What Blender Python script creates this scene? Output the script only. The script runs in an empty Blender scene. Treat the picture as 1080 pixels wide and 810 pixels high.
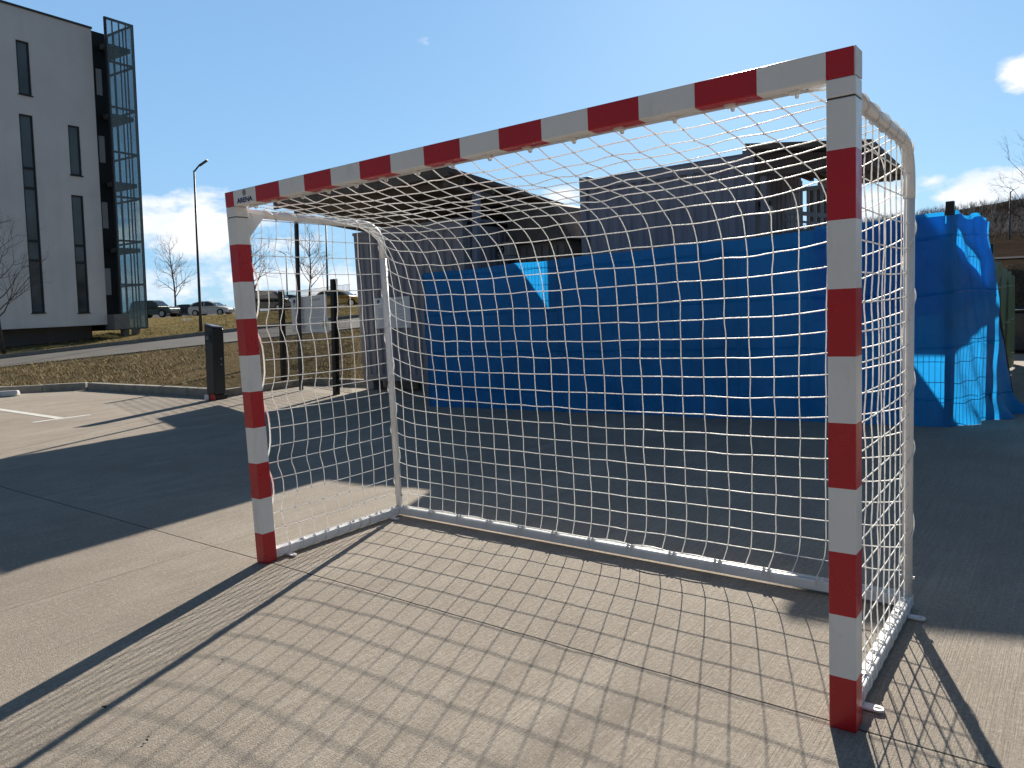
import bpy, bmesh, math, random
import numpy as np
from mathutils import Vector, Matrix
random.seed(7); RNG = np.random.default_rng(7)
scn = bpy.context.scene
COL = scn.collection
PI = math.pi

# ------------------------------------------------------------------ camera
CAM = np.array([2.0993, -2.3376, 1.3698])
YAW, PIT, ROL, FOC = -0.65465, -0.10415, -0.04971, 783.656      # solved from the goal's known size
def _axes():
    f = np.array([math.sin(YAW)*math.cos(PIT), math.cos(YAW)*math.cos(PIT), math.sin(PIT)])
    r = np.array([math.cos(YAW), -math.sin(YAW), 0.0]); u = np.cross(r, f)
    c, s = math.cos(ROL), math.sin(ROL)
    return c*r+s*u, -s*r+c*u, f
R_, U_, F_ = _axes()
UPG = np.array([0, 0, 1.])-R_*R_[2]; UPG /= UPG[2]     # true vertical seen from the sloping yard
def ray(u, v): return F_ + R_*(u-540)/FOC - U_*(v-405)/FOC
def atD(u, v, D): return CAM + ray(u, v)*D
def atz(u, v, z): d = ray(u, v); return CAM + d*(z-CAM[2])/d[2]
def aty(u, v, y): d = ray(u, v); return CAM + d*(y-CAM[1])/d[1]
def at_plane(u, v, p0, n): d = ray(u, v); return CAM + d*(np.dot(p0-CAM, n)/np.dot(d, n))

cd = bpy.data.cameras.new('camera'); co = bpy.data.objects.new('camera', cd); COL.objects.link(co)
cd.sensor_fit = 'HORIZONTAL'; cd.angle_x = 2*math.atan(540/FOC); cd.clip_start = .05; cd.clip_end = 6000
m = Matrix.Identity(4)
for i, a in enumerate((R_, U_, -F_)):
    for k in range(3): m[k][i] = a[k]
for k in range(3): m[k][3] = CAM[k]
co.matrix_world = m
scn.camera = co

# ------------------------------------------------------------------ materials
class NT:
    def __init__(s, mat): s.t = mat.node_tree; s.n = s.t.nodes; s.l = s.t.links
    def new(s, typ, **kw):
        n = s.n.new(typ)
        for k, v in kw.items():
            if k == 'ins':
                for kk, vv in v.items(): n.inputs[kk].default_value = vv
            else: setattr(n, k, v)
        return n
    def link(s, a, b): s.l.new(a, b)
    def math(s, op, a, b=None, c=None, clamp=False):
        n = s.n.new('ShaderNodeMath'); n.operation = op; n.use_clamp = clamp
        for i, x in enumerate((a, b, c)):
            if x is None: continue
            if isinstance(x, (int, float)): n.inputs[i].default_value = x
            else: s.l.new(x, n.inputs[i])
        return n.outputs[0]
    def noise(s, vec, scale, detail=4, rough=.55):
        n = s.new('ShaderNodeTexNoise'); n.inputs['Scale'].default_value = scale
        n.inputs['Detail'].default_value = detail; n.inputs['Roughness'].default_value = rough
        if vec is not None: s.l.new(vec, n.inputs['Vector'])
        return n.outputs['Fac']
    def mapr(s, x, a, b, c=0., d=1.):
        n = s.n.new('ShaderNodeMapRange'); n.clamp = True
        s.l.new(x, n.inputs[0])
        for i, q in enumerate((a, b, c, d)): n.inputs[i+1].default_value = q
        return n.outputs[0]
    def mix(s, fac, a, b, mode='MIX'):
        n = s.n.new('ShaderNodeMix'); n.data_type = 'RGBA'; n.blend_type = mode
        def put(sock, x):
            if isinstance(x, (int, float)): sock.default_value = x
            elif isinstance(x, (tuple, list)): sock.default_value = tuple(x)+((1,) if len(x) == 3 else ())
            else: s.l.new(x, sock)
        put(n.inputs[0], fac); put(n.inputs[6], a); put(n.inputs[7], b)
        return n.outputs[2]
    def bump(s, h, strength, dist, normal=None):
        n = s.new('ShaderNodeBump'); n.inputs['Strength'].default_value = strength; n.inputs['Distance'].default_value = dist
        s.l.new(h, n.inputs['Height'])
        if normal is not None: s.l.new(normal, n.inputs['Normal'])
        return n.outputs[0]
    def scale(s, vec, sc):
        n = s.n.new('ShaderNodeMapping'); n.inputs['Scale'].default_value = sc
        s.l.new(vec, n.inputs['Vector']); return n.outputs[0]

def base(name, rough=.6, metal=0., spec=.5):
    mt = bpy.data.materials.new(name); mt.use_nodes = True
    nt = NT(mt); b = nt.n['Principled BSDF']
    b.inputs['Roughness'].default_value = rough; b.inputs['Metallic'].default_value = metal
    b.inputs['Specular IOR Level'].default_value = spec
    return mt, nt, b
def simple(name, col, rough=.6, var=.12, scale=6., metal=0., spec=.5, bump=0., bscale=60., dirt=None):
    mt, nt, b = base(name, rough, metal, spec)
    tc = nt.new('ShaderNodeTexCoord').outputs['Object']
    f = nt.noise(tc, scale, 5)
    c2 = tuple(max(0, c*(1-var)) for c in col); c3 = tuple(min(1, c*(1+var)) for c in col)
    cc = nt.mix(nt.mapr(f, .3, .7), c2, c3)
    if dirt:
        g = nt.noise(nt.scale(tc, (1, 1, .3)), scale*2.7, 6, .65)
        cc = nt.mix(nt.mapr(g, .52, .72, 0, dirt[1]), cc, dirt[0])
    nt.link(cc, b.inputs['Base Color'])
    nt.link(nt.mapr(nt.noise(tc, scale*3, 3), .3, .7, max(.02, rough-.08), min(1, rough+.08)), b.inputs['Roughness'])
    if bump: nt.link(nt.bump(nt.noise(tc, bscale, 4), bump, .01), b.inputs['Normal'])
    return mt

def concrete():
    mt, nt, b = base('brushed_concrete', .85, 0, .3)
    tc = nt.new('ShaderNodeTexCoord').outputs['Object']
    sp = nt.new('ShaderNodeSeparateXYZ'); nt.link(tc, sp.inputs[0]); X, Y = sp.outputs[0], sp.outputs[1]
    big = nt.noise(tc, .55, 5, .6); mid = nt.noise(tc, 3.2, 6, .65); fine = nt.noise(tc, 150, 4, .75); grit = nt.noise(tc, 55, 4, .7)
    blot = nt.noise(nt.scale(tc, (1.6, .5, 1)), 1.3, 5, .62)
    broom = nt.noise(nt.scale(tc, (95, 1.6, 1)), 1.0, 3, .6)
    broom2 = nt.noise(nt.scale(tc, (260, 5, 1)), 1.0, 2, .6)
    c = nt.mix(nt.mapr(big, .3, .7), (.318, .268, .215), (.475, .410, .338))
    c = nt.mix(nt.mapr(mid, .42, .75, 0, .55), c, (.275, .228, .182))
    c = nt.mix(nt.mapr(blot, .53, .68, 0, .6), c, (.52, .455, .38))
    stain = nt.noise(nt.scale(tc, (.9, .35, 1)), 1.9, 7, .7)
    c = nt.mix(nt.mapr(stain, .55, .66, 0, .45), c, (.20, .168, .135))
    c = nt.mix(nt.mapr(broom, .40, .62, 0, .42), c, (.23, .19, .152))
    c = nt.mix(nt.mapr(grit, .52, .66, 0, .55), c, (.22, .185, .15))
    c = nt.mix(nt.mapr(grit, .34, .46, .45, 0), c, (.60, .54, .46))
    c = nt.mix(nt.mapr(fine, .52, .64, 0, .7), c, (.15, .125, .10))
    fine2 = nt.noise(tc, 420, 2, .6)
    c = nt.mix(nt.mapr(fine2, .56, .72, 0, .6), c, (.60, .54, .46))
    vor = nt.new('ShaderNodeTexVoronoi'); vor.inputs['Scale'].default_value = 2.6; vor.inputs['Randomness'].default_value = 1
    nt.link(tc, vor.inputs['Vector'])
    spots = nt.math('LESS_THAN', vor.outputs['Distance'], .018)
    c = nt.mix(nt.math('MULTIPLY', spots, .85), c, (.03, .027, .025))
    # saw-cut joints filled with dirt
    wob = nt.math('MULTIPLY', nt.math('SUBTRACT', nt.noise(tc, 7, 3), .5), .012)
    def joint(coord, at, half, strength, lo=None):
        d = nt.math('ABSOLUTE', nt.math('SUBTRACT', nt.math('ADD', coord, wob), at))
        k = nt.mapr(d, half*.5, half*1.5, 1, 0)
        return nt.math('MULTIPLY', k, strength)
    diag = nt.math('ADD', nt.math('MULTIPLY', X, .912), nt.math('MULTIPLY', Y, .411))
    j = nt.math('MAXIMUM', joint(Y, .03, .0045, .93), joint(X, -2.09, .003, .5))
    j = nt.math('MAXIMUM', j, joint(diag, -6.70, .007, .8))
    c = nt.mix(j, c, (.045, .04, .036))
    nt.link(c, b.inputs['Base Color'])
    h = nt.math('ADD', nt.math('MULTIPLY', broom, .9), nt.math('ADD', nt.math('MULTIPLY', broom2, .5), nt.math('MULTIPLY', fine, .8)))
    h = nt.math('SUBTRACT', h, nt.math('MULTIPLY', j, 1.2))
    nt.link(nt.bump(h, .85, .008), b.inputs['Normal'])
    return mt
def dry_ground(name, a, bcol, ccol, sc=1.):
    mt, nt, b = base(name, .95, 0, 0.)
    tc = nt.new('ShaderNodeTexCoord').outputs['Object']
    n1 = nt.noise(tc, .35*sc, 6, .62); n2 = nt.noise(tc, 2.4*sc, 7, .7); n3 = nt.noise(tc, 14*sc, 5, .75)
    c = nt.mix(nt.mapr(n1, .35, .65), a, bcol)
    c = nt.mix(nt.mapr(n2, .45, .62), c, ccol)
    c = nt.mix(nt.mapr(n3, .42, .66, 0, .75), c, tuple(x*.35 for x in a))
    nt.link(c, b.inputs['Base Color'])
    nt.link(nt.bump(nt.math('ADD', n3, n2), .9, .08), b.inputs['Normal'])
    return mt
def asphalt():
    mt, nt, b = base('asphalt', .9, 0, .3)
    tc = nt.new('ShaderNodeTexCoord').outputs['Object']
    c = nt.mix(nt.mapr(nt.noise(tc, .8, 6), .35, .65), (.085, .082, .08), (.125, .118, .112))
    c = nt.mix(nt.mapr(nt.noise(tc, 60, 3), .5, .7, 0, .5), c, (.2, .19, .18))
    nt.link(c, b.inputs['Base Color']); return mt
def tarp_mat(name, col, trans=.35, scale=1., fabric=True):
    mt, nt, b = base(name, .42, 0, .45)
    tc = nt.new('ShaderNodeTexCoord').outputs['Object']
    n = nt.noise(tc, 2.2, 5); w = nt.noise(nt.scale(tc, (1, 1, .18)), 9, 4)
    c = nt.mix(nt.mapr(n, .3, .7), tuple(x*.88 for x in col), tuple(min(1, x*1.1) for x in col))
    weave = nt.noise(nt.scale(tc, (300, 300, 300)), 1, 1)
    nt.link(c, b.inputs['Base Color'])
    if fabric:                                   # creases left by the folded sheet
        sp = nt.new('ShaderNodeSeparateXYZ'); nt.link(tc, sp.inputs[0])
        wb = nt.math('MULTIPLY', nt.math('SUBTRACT', nt.noise(tc, 1.7, 3), .5), .10)
        def crease(co, step):
            f = nt.math('FRACT', nt.math('DIVIDE', nt.math('ADD', co, wb), step))
            return nt.mapr(nt.math('ABSOLUTE', nt.math('SUBTRACT', f, .5)), 0., .035, 1., 0.)
        cr = nt.math('MAXIMUM', crease(sp.outputs[0], .74), crease(sp.outputs[2], .52))
        w = nt.math('ADD', w, nt.math('MULTIPLY', cr, .9))
        seam = nt.mapr(nt.math('ABSOLUTE', nt.math('SUBTRACT', nt.math('FRACT', nt.math('DIVIDE', nt.math('ADD', sp.outputs[0], 20.3), 2.0)), .5)), .010, .016, 1., 0.)
        c = nt.mix(nt.math('MULTIPLY', seam, .4), c, tuple(x*.45 for x in col))
        nt.link(c, b.inputs['Base Color'])
    nrm = nt.bump(nt.math('ADD', w, nt.math('ADD', nt.math('MULTIPLY', weave, .05), nt.math('MULTIPLY', nt.math('ABSOLUTE', nt.math('SUBTRACT', nt.noise(tc, 3.1, 6, .5), .5)), 2.2))), .5, .035)
    nt.link(nrm, b.inputs['Normal'])
    tr = nt.new('ShaderNodeBsdfTranslucent'); nt.link(nt.mix(1., c, (1.0, 1.35, 1.25) if fabric else (1.0, 1.0, 1.0), 'MULTIPLY'), tr.inputs['Color']); nt.link(nrm, tr.inputs['Normal'])
    mx = nt.new('ShaderNodeMixShader'); mx.inputs[0].default_value = trans
    nt.link(b.outputs[0], mx.inputs[1]); nt.link(tr.outputs[0], mx.inputs[2])
    nt.link(mx.outputs[0], nt.n['Material Output'].inputs['Surface'])
    return mt
def glass_mat(name, tint, alpha, rough=.03):
    mt, nt, b = base(name, rough, 0, .6)
    b.inputs['Base Color'].default_value = tuple(tint)+(1,)
    t = nt.new('ShaderNodeBsdfTransparent'); t.inputs['Color'].default_value = (.86, .93, .95, 1)
    tc = nt.new('ShaderNodeTexCoord').outputs['Object']
    mx = nt.new('ShaderNodeMixShader')
    nt.link(nt.mapr(nt.noise(nt.scale(tc, (1.5, 1.5, .25)), 1.2, 4), .35, .65, alpha*.8, min(1, alpha*1.2)), mx.inputs[0])
    nt.link(t.outputs[0], mx.inputs[1]); nt.link(b.outputs[0], mx.inputs[2])
    nt.link(mx.outputs[0], nt.n['Material Output'].inputs['Surface'])
    return mt
def window_glass():
    mt, nt, b = base('window_glass', .06, 0, .9)
    tc = nt.new('ShaderNodeTexCoord').outputs['Object']
    c = nt.mix(nt.mapr(nt.noise(tc, .5, 4), .35, .65), (.035, .055, .075), (.10, .135, .17))
    nt.link(c, b.inputs['Base Color'])
    nt.link(nt.bump(nt.noise(tc, .8, 2), .08, .05), b.inputs['Normal'])
    return mt
def render_wall():
    mt, nt, b = base('white_render', .9, 0, .2)
    tc = nt.new('ShaderNodeTexCoord').outputs['Object']
    streak = nt.noise(nt.scale(tc, (1, 1, .12)), 1.1, 6, .65); blot = nt.noise(tc, .35, 6, .62); f = nt.noise(tc, 24, 4)
    c = nt.mix(nt.mapr(blot, .35, .65), (.74, .745, .78), (.84, .84, .865))
    c = nt.mix(nt.mapr(streak, .52, .72, 0, .35), c, (.56, .57, .60))
    nt.link(c, b.inputs['Base Color']); nt.link(nt.bump(f, .3, .01), b.inputs['Normal']); return mt
def bark_mat():
    return simple('grey_bark', (.085, .068, .055), .9, .35, 9, bump=.5, bscale=30)

M = dict(
 concrete=concrete(), asphalt=asphalt(),
 verge=dry_ground('dry_verge', (.15, .115, .070), (.20, .158, .090), (.25, .195, .12), 1.4),
 bank=dry_ground('dry_bank', (.20, .158, .075), (.25, .20, .09), (.27, .21, .11), .8),
 hill=dry_ground('hill_earth', (.050, .037, .028), (.066, .050, .037), (.040, .031, .025), .35),
 earth=dry_ground('ground_earth', (.10, .085, .055), (.13, .11, .065), (.09, .075, .055), .5),
 soil=dry_ground('dark_soil', (.11, .085, .062), (.14, .11, .08), (.08, .064, .05), 1.5),
 hillroad=simple('hill_road_surface', (.10, .10, .105), 1., .1, 1, spec=0.),
 kerb=simple('kerb_concrete', (.33, .30, .26), .9, .2, 5, bump=.4, bscale=80, dirt=((.14, .12, .10), .6)),
 paint=simple('road_paint', (.70, .68, .63), .8, .1, 9, dirt=((.36, .32, .27), .8)),
 white=simple('white_powder_coat', (.80, .795, .79), .34, .03, 4, dirt=((.50, .47, .43), .35)),
 whited=simple('white_connector', (.72, .71, .70), .5, .05, 9),
 red=simple('red_powder_coat', (.50, .010, .020), .32, .05, 4, dirt=((.30, .03, .03), .35)),
 seam=simple('dark_seam', (.06, .06, .06), .8),
 cord=tarp_mat('white_polyester_cord', (.90, .90, .89), .46, fabric=False),
 logo=simple('navy_print', (.012, .02, .12), .5),
 emblem=simple('grey_red_print', (.10, .075, .10), .5),
 steel=simple('galvanised_steel', (.50, .52, .54), .45, .15, 8, metal=.5),
 bolt=simple('bolt_steel', (.55, .55, .56), .35, .1, 20, metal=.9),
 term=simple('dark_terminal_metal', (.022, .026, .032), .42, .15, 6),
 termtop=simple('terminal_lid', (.11, .14, .19), .4, .1, 6),
 lens=simple('dark_lens', (.010, .014, .026), .12),
 redplastic=simple('red_plastic', (.55, .03, .02), .5), whiteplastic=simple('white_plastic', (.75, .75, .74), .5),
 black=simple('black_paint', (.012, .012, .013), .5, .2, 8),
 wire=simple('dark_green_wire', (.02, .03, .026), .5),
 sign=simple('sign_board', (.80, .82, .85), .5, .04, 5), signtext=simple('sign_print', (.50, .53, .60), .6), signnavy=simple('sign_navy', (.06, .09, .2), .6), signyel=simple('sign_yellow', (.5, .45, .12), .6),
 cabin=simple('grey_cabin_sheet', (.28, .275, .315), .55, .12, 3, dirt=((.15, .15, .165), .5)),
 cabin2=simple('blue_grey_sheet', (.30, .30, .365), .5, .10, 2.5, dirt=((.17, .18, .22), .5)),
 cabintrim=simple('cabin_trim', (.25, .25, .29), .5, .12, 3),
 brownroof=simple('dark_brown_boards', (.14, .115, .10), .8, .35, 5, bump=.4, bscale=40),
 brownwall=simple('brown_panel', (.24, .20, .175), .8, .2, 4),
 greypanel=simple('grey_panel', (.26, .26, .27), .7, .12, 3), rail=simple('pale_rail', (.48, .48, .50), .5, .08, 6),
 acbody=simple('air_unit_casing', (.40, .37, .33), .5, .1, 8), downpipe=simple('pale_post_paint', (.24, .27, .36), .45, .1, 4),
 tarp=tarp_mat('blue_tarpaulin', (.016, .265, .70), .48), greentarp=tarp_mat('green_tarpaulin', (.035, .05, .035), .25),
 render=render_wall(), roofedge=simple('dark_roof_edge', (.05, .05, .055), .6), basewall=simple('grey_base_wall', (.16, .16, .17), .9, .15, 1),
 glass=window_glass(), frame=simple('dark_window_frame', (.022, .024, .028), .45), blackclad=simple('black_cladding', (.010, .010, .013), .4, .2, 2),
 towerglass=glass_mat('tower_glass', (.28, .36, .41), .30), spandrel=simple('teal_grey_panel', (.10, .14, .155), .35, .15, 1.2), slab=simple('landing_slab', (.10, .105, .11), .8, .1, 2),
 plinth=simple('plinth_concrete', (.22, .22, .23), .9, .15, 2), interior=simple('pale_interior', (.33, .36, .40), .8, .1, 1),
 pole=simple('lamp_pole_paint', (.055, .055, .06), .5, .15, 3), bark=bark_mat(),
 twig=simple('winter_twigs', (.42, .38, .36), .9, .35, 2.), evergreen=simple('dark_scrub', (.09, .08, .062), .9, .4, .5),
 straw=simple('straw_blades', (.36, .275, .135), .9, .35, 4.), carglass=simple('car_glass', (.02, .03, .035), .08, .1, 3, spec=.8), tyre=simple('tyre_rubber', (.015, .015, .015), .9), rim=simple('wheel_rim', (.45, .45, .46), .35, .1, 9, metal=.6),
 lamp=simple('headlamp_glass', (.6, .62, .64), .15), leaf=simple('dead_leaf', (.03, .025, .02), .9),
 carwhite=simple('car_paint_white', (.60, .60, .57), .25, .03, 2), cargreen=simple('car_paint_green', (.045, .06, .05), .25, .1, 2), carblack=simple('car_paint_black', (.012, .012, .014), .22, .1, 2), cargrey=simple('car_paint_grey', (.05, .053, .06), .25, .1, 2), caryellow=simple('car_paint_yellow', (.42, .24, .02), .3, .1, 2),
)

# ------------------------------------------------------------------ mesh builder
class MB:
    def __init__(s): s.v = []; s.f = []; s.m = []
    def add(s, vs, fs, mi=0):
        o = len(s.v); s.v += [tuple(map(float, v)) for v in vs]
        s.f += [tuple(i+o for i in f) for f in fs]; s.m += [mi]*len(fs); return s
    def box(s, lo, hi, mi=0):
        x0, y0, z0 = lo; x1, y1, z1 = hi
        return s.add([(x0,y0,z0),(x1,y0,z0),(x1,y1,z0),(x0,y1,z0),(x0,y0,z1),(x1,y0,z1),(x1,y1,z1),(x0,y1,z1)],
                     [(3,2,1,0),(4,5,6,7),(0,1,5,4),(1,2,6,5),(2,3,7,6),(3,0,4,7)], mi)
    def obox(s, o, a, b, c, mi=0):
        """box from corner o spanned by vectors a, b, c"""
        o, a, b, c = (np.array(q, float) for q in (o, a, b, c))
        vs = [o, o+a, o+a+b, o+b, o+c, o+a+c, o+a+b+c, o+b+c]
        fs = [(3,2,1,0),(4,5,6,7),(0,1,5,4),(1,2,6,5),(2,3,7,6),(3,0,4,7)]
        if np.dot(np.cross(a, b), c) < 0: fs = [f[::-1] for f in fs]
        return s.add(vs, fs, mi)
    def prism(s, poly, axis_vec, mi=0):
        """closed prism: polygon (3D points) extruded along a vector"""
        n = len(poly); p = [np.array(q, float) for q in poly]; ax = np.array(axis_vec, float)
        vs = p+[q+ax for q in p]
        return s.add(vs, [tuple(range(n))[::-1], tuple(range(n, 2*n))]+[(i, (i+1) % n, n+(i+1) % n, n+i) for i in range(n)], mi)
    def tube(s, pts, r, n=6, cap=True, mi=0, flat=None):
        pts = [np.array(p, float) for p in pts]; L = len(pts)
        rs = r if isinstance(r, (list, tuple, np.ndarray)) else [r]*L
        t0 = pts[1]-pts[0]; t0 = t0/(np.linalg.norm(t0)+1e-12)
        ref = np.array([0, 0, 1.]) if abs(t0[2]) < .9 else np.array([1., 0, 0])
        a = np.cross(t0, ref); a /= np.linalg.norm(a)
        vs = []; fs = []
        for i in range(L):
            t = pts[min(i+1, L-1)]-pts[max(i-1, 0)]; t = t/(np.linalg.norm(t)+1e-12)
            a = a-t*np.dot(a, t); a /= np.linalg.norm(a)+1e-12; b = np.cross(t, a)
            for k in range(n):
                w = 2*PI*(k+.5)/n; vs.append(pts[i]+(a*math.cos(w)+b*math.sin(w))*rs[i])
        for i in range(L-1):
            for k in range(n):
                k2 = (k+1) % n; fs.append((i*n+k, i*n+k2, (i+1)*n+k2, (i+1)*n+k))
        if cap: fs += [tuple(range(n))[::-1], tuple((L-1)*n+k for k in range(n))]
        return s.add(vs, fs, mi)
    def grid(s, P, mi=0, flip=False):
        """P: [rows][cols] points"""
        R = len(P); C = len(P[0]); fs = []
        for i in range(R-1):
            for j in range(C-1):
                q = (i*C+j, i*C+j+1, (i+1)*C+j+1, (i+1)*C+j); fs.append(q[::-1] if flip else q)
        return s.add([p for r in P for p in r], fs, mi)
    def build(s, name, mats, parent=None, smooth=False, bevel=0., seg=2, loc=None):
        me = bpy.data.meshes.new(name)
        vs = s.v
        if loc is None and parent is not None: loc = parent.get('_o')
        o0 = tuple(loc) if loc is not None else (0, 0, 0)
        if any(o0): vs = [(x-o0[0], y-o0[1], z-o0[2]) for x, y, z in vs]
        me.from_pydata(vs, [], s.f)
        for mt in (mats if isinstance(mats, (list, tuple)) else [mats]): me.materials.append(mt)
        me.polygons.foreach_set('material_index', s.m)
        if smooth: me.polygons.foreach_set('use_smooth', [True]*len(s.f))
        me.update()
        ob = bpy.data.objects.new(name, me); COL.objects.link(ob)
        if parent is not None: ob.parent = parent
        else: ob.location = o0
        if bevel:
            b = ob.modifiers.new('bevel', 'BEVEL'); b.width = bevel; b.segments = seg; b.limit_method = 'ANGLE'; b.angle_limit = math.radians(40)
        return ob
# Parts are meshed in world coordinates; a root Empty sits at its base and part meshes are stored relative to it.
ORIG = {}
def thing(name, label, cat, loc=(0, 0, 0), group=None):
    o = bpy.data.objects.new(name, None); COL.objects.link(o); o.location = loc; o.empty_display_size = .2
    o['label'] = label; o['category'] = cat
    if group: o['group'] = group
    ORIG[o.name] = tuple(map(float, loc)); return o
def part(mb, name, mats, root, top=None, **kw):
    """root: the parent; top: the thing's Empty when root is itself a part"""
    t = top or root
    return mb.build(name, mats, root, loc=ORIG[t.name], **kw)
def tag(o, label, cat, group=None):
    o['label'] = label; o['category'] = cat
    if group: o['group'] = group
    return o
def struct(o): o['kind'] = 'structure'; return o
def stuff(o, label=None, cat=None):
    o['kind'] = 'stuff'
    if label: o['label'] = label; o['category'] = cat
    return o

# ------------------------------------------------------------------ world + sun
SUN_AZ, SUN_EL = math.radians(-20.8), math.radians(25.0)          # azimuth from +y towards +x
SD = np.array([math.sin(SUN_AZ)*math.cos(SUN_EL), math.cos(SUN_AZ)*math.cos(SUN_EL), math.sin(SUN_EL)])
w = bpy.data.worlds.new('World'); scn.world = w; w.use_nodes = True
wt = NT(w); bg = wt.n['Background']
sky = wt.new('ShaderNodeTexSky'); sky.sky_type = 'NISHITA'; sky.sun_disc = False
sky.sun_elevation = SUN_EL; sky.sun_rotation = SUN_AZ
sky.air_density = 1.0; sky.dust_density = .35; sky.ozone_density = 2.2; sky.altitude = 200
tcw = wt.new('ShaderNodeTexCoord').outputs['Generated']
sx = wt.new('ShaderNodeSeparateXYZ'); wt.link(tcw, sx.inputs[0])
AZ = wt.math('ARCTAN2', sx.outputs[0], sx.outputs[1]); EL = wt.math('ARCSINE', sx.outputs[2])
def azel(u, v):
    d = ray(u, v); d = d/np.linalg.norm(d); return math.atan2(d[0], d[1]), math.asin(d[2])
cx = wt.new('ShaderNodeCombineXYZ'); wt.link(wt.math('MULTIPLY', AZ, 7.), cx.inputs[0]); wt.link(wt.math('MULTIPLY', EL, 21.), cx.inputs[1])
n1 = wt.noise(cx.outputs[0], 1.0, 9, .60); 
cx2 = wt.new('ShaderNodeCombineXYZ'); wt.link(wt.math('MULTIPLY', AZ, 24.), cx2.inputs[0]); wt.link(wt.math('MULTIPLY', EL, 44.), cx2.inputs[1]); cx2.inputs[2].default_value = 3.3
n2 = wt.noise(cx2.outputs[0], 1.0, 8, .6)
msk = None
for (u, v, su, sv, amp) in [
        (190, 240, 110, 34, .46), (215, 205, 60, 16, .22), (330, 300, 120, 26, .40), (300, 255, 60, 16, .30), (150, 300, 140, 26, .30), (240, 178, 22, 8, .13), (205, 262, 70, 9, .20),
        (1085, 76, 34, 24, .50), (1045, 200, 62, 19, .62), (1005, 205, 26, 9, .5), (985, 190, 20, 9, .30), (925, 222, 45, 24, .50), (600, 207, 34, 12, .36), (450, 42, 18, 8, .16), (1110, 205, 60, 18, .40)]:
    a, e = azel(u, v); da = abs(azel(u+su, v)[0]-azel(u-su, v)[0])/2; de = abs(azel(u, v+sv)[1]-azel(u, v-sv)[1])/2
    qa = wt.math('DIVIDE', wt.math('SUBTRACT', AZ, a), da); qe = wt.math('DIVIDE', wt.math('SUBTRACT', EL, e), de)
    g = wt.math('POWER', 2.718, wt.math('MULTIPLY', wt.math('ADD', wt.math('MULTIPLY', qa, qa), wt.math('MULTIPLY', qe, qe)), -1.))
    g = wt.math('MULTIPLY', g, amp*1.4); msk = g if msk is None else wt.math('MAXIMUM', msk, g)
dens = wt.math('MULTIPLY_ADD', wt.math('MULTIPLY_ADD', msk, 1.6, .35, True), wt.math('ADD', wt.math('MULTIPLY', wt.math('SUBTRACT', n1, .5), 1.15), wt.math('MULTIPLY', wt.math('SUBTRACT', n2, .5), 1.05)), msk)
cov = wt.mapr(dens, .20, .48)
shade = wt.mapr(wt.noise(cx2.outputs[0], .55, 5), .3, .7)
CLOUD = 15.0
ccol = wt.mix(shade, (CLOUD*.70, CLOUD*.80, CLOUD*.93), (CLOUD*1.08, CLOUD*1.04, CLOUD*1.0))
skyc = wt.mix(1., sky.outputs[0], (.78, 1.0, 1.22), 'MULTIPLY')
# thin even veil of blue that flattens the glow round the sun
elg = wt.mapr(EL, 0., 1.1)
veil = wt.mix(elg, (5.9, 10.2, 14.6), (2.0, 5.2, 11.6))
skyc = wt.mix(.62, skyc, veil)
# sky colour scaled down behind the camera and overhead to cut fill light
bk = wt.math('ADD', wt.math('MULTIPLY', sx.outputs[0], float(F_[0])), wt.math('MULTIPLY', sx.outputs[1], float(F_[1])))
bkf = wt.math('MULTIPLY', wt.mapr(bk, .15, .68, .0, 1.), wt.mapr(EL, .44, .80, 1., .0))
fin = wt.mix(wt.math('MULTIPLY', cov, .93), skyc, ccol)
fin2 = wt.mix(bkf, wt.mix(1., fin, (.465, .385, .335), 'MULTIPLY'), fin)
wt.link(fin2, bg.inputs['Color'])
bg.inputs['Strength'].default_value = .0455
sl = bpy.data.lights.new('sun', 'SUN'); sl.energy = 5.0; sl.angle = math.radians(.53); sl.color = (1, .925, .80)
so = bpy.data.objects.new('sun', sl); COL.objects.link(so)
so.rotation_euler = Vector(tuple(-SD)).to_track_quat('-Z', 'Y').to_euler()
scn.view_settings.view_transform = 'Standard'; scn.view_settings.look = 'None'; scn.view_settings.gamma = 1
scn.view_settings.exposure = .74

# ------------------------------------------------------------------ ground
g = MB(); g.box((-1500, -600, -1.0), (1500, 2500, -.06)); struct(g.build('ground', M['earth']))
# yard slab outline: the kerb line bounds it at the back left
YARD = [(-26, -14), (14, -14), (14, 15), (-7.0, 15), (-7.0, 7.02), (-10.15, 7.02), (-10.15, 4.95), (-15.35, 4.95), (-26, -2.9)]
y_ = MB(); y_.prism([(x, y, -.3) for x, y in YARD], (0, 0, .3)); struct(y_.build('yard', M['concrete']))
def strip(pts, wd, h, name, mat, z0=0., bev=.015):
    """a kerb following a polyline"""
    mb = MB()
    P = [np.array((x, y, 0.)) for x, y in pts]
    for a, b in zip(P[:-1], P[1:]):
        d = (b-a); L = np.linalg.norm(d); d /= L; nrm = np.array((-d[1], d[0], 0))
        n = max(1, int(round(L/1.0))); l = L/n
        for i in range(n):
            o = a+d*(i*l+.004)+np.array((0, 0, z0-.1+RNG.uniform(-.004, .004)))
            mb.obox(o, d*(l-.008), nrm*wd, (0, 0, h+.1))
    return struct(mb.build(name, mat, bevel=bev))
strip([(-10.15, 4.96), (-15.35, 4.96)], -.16, .15, 'kerb', M['kerb'])
strip([(-15.40, 4.94), (-19.3, 2.06)], -.16, .15, 'kerb', M['kerb'])
strip([(-7.2, 7.03), (-10.15, 7.03)], -.16, .13, 'kerb', M['kerb'])
strip([(-10.17, 7.1), (-10.17, 5.13)], -.14, .13, 'kerb', M['kerb'])
pl = MB()
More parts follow.
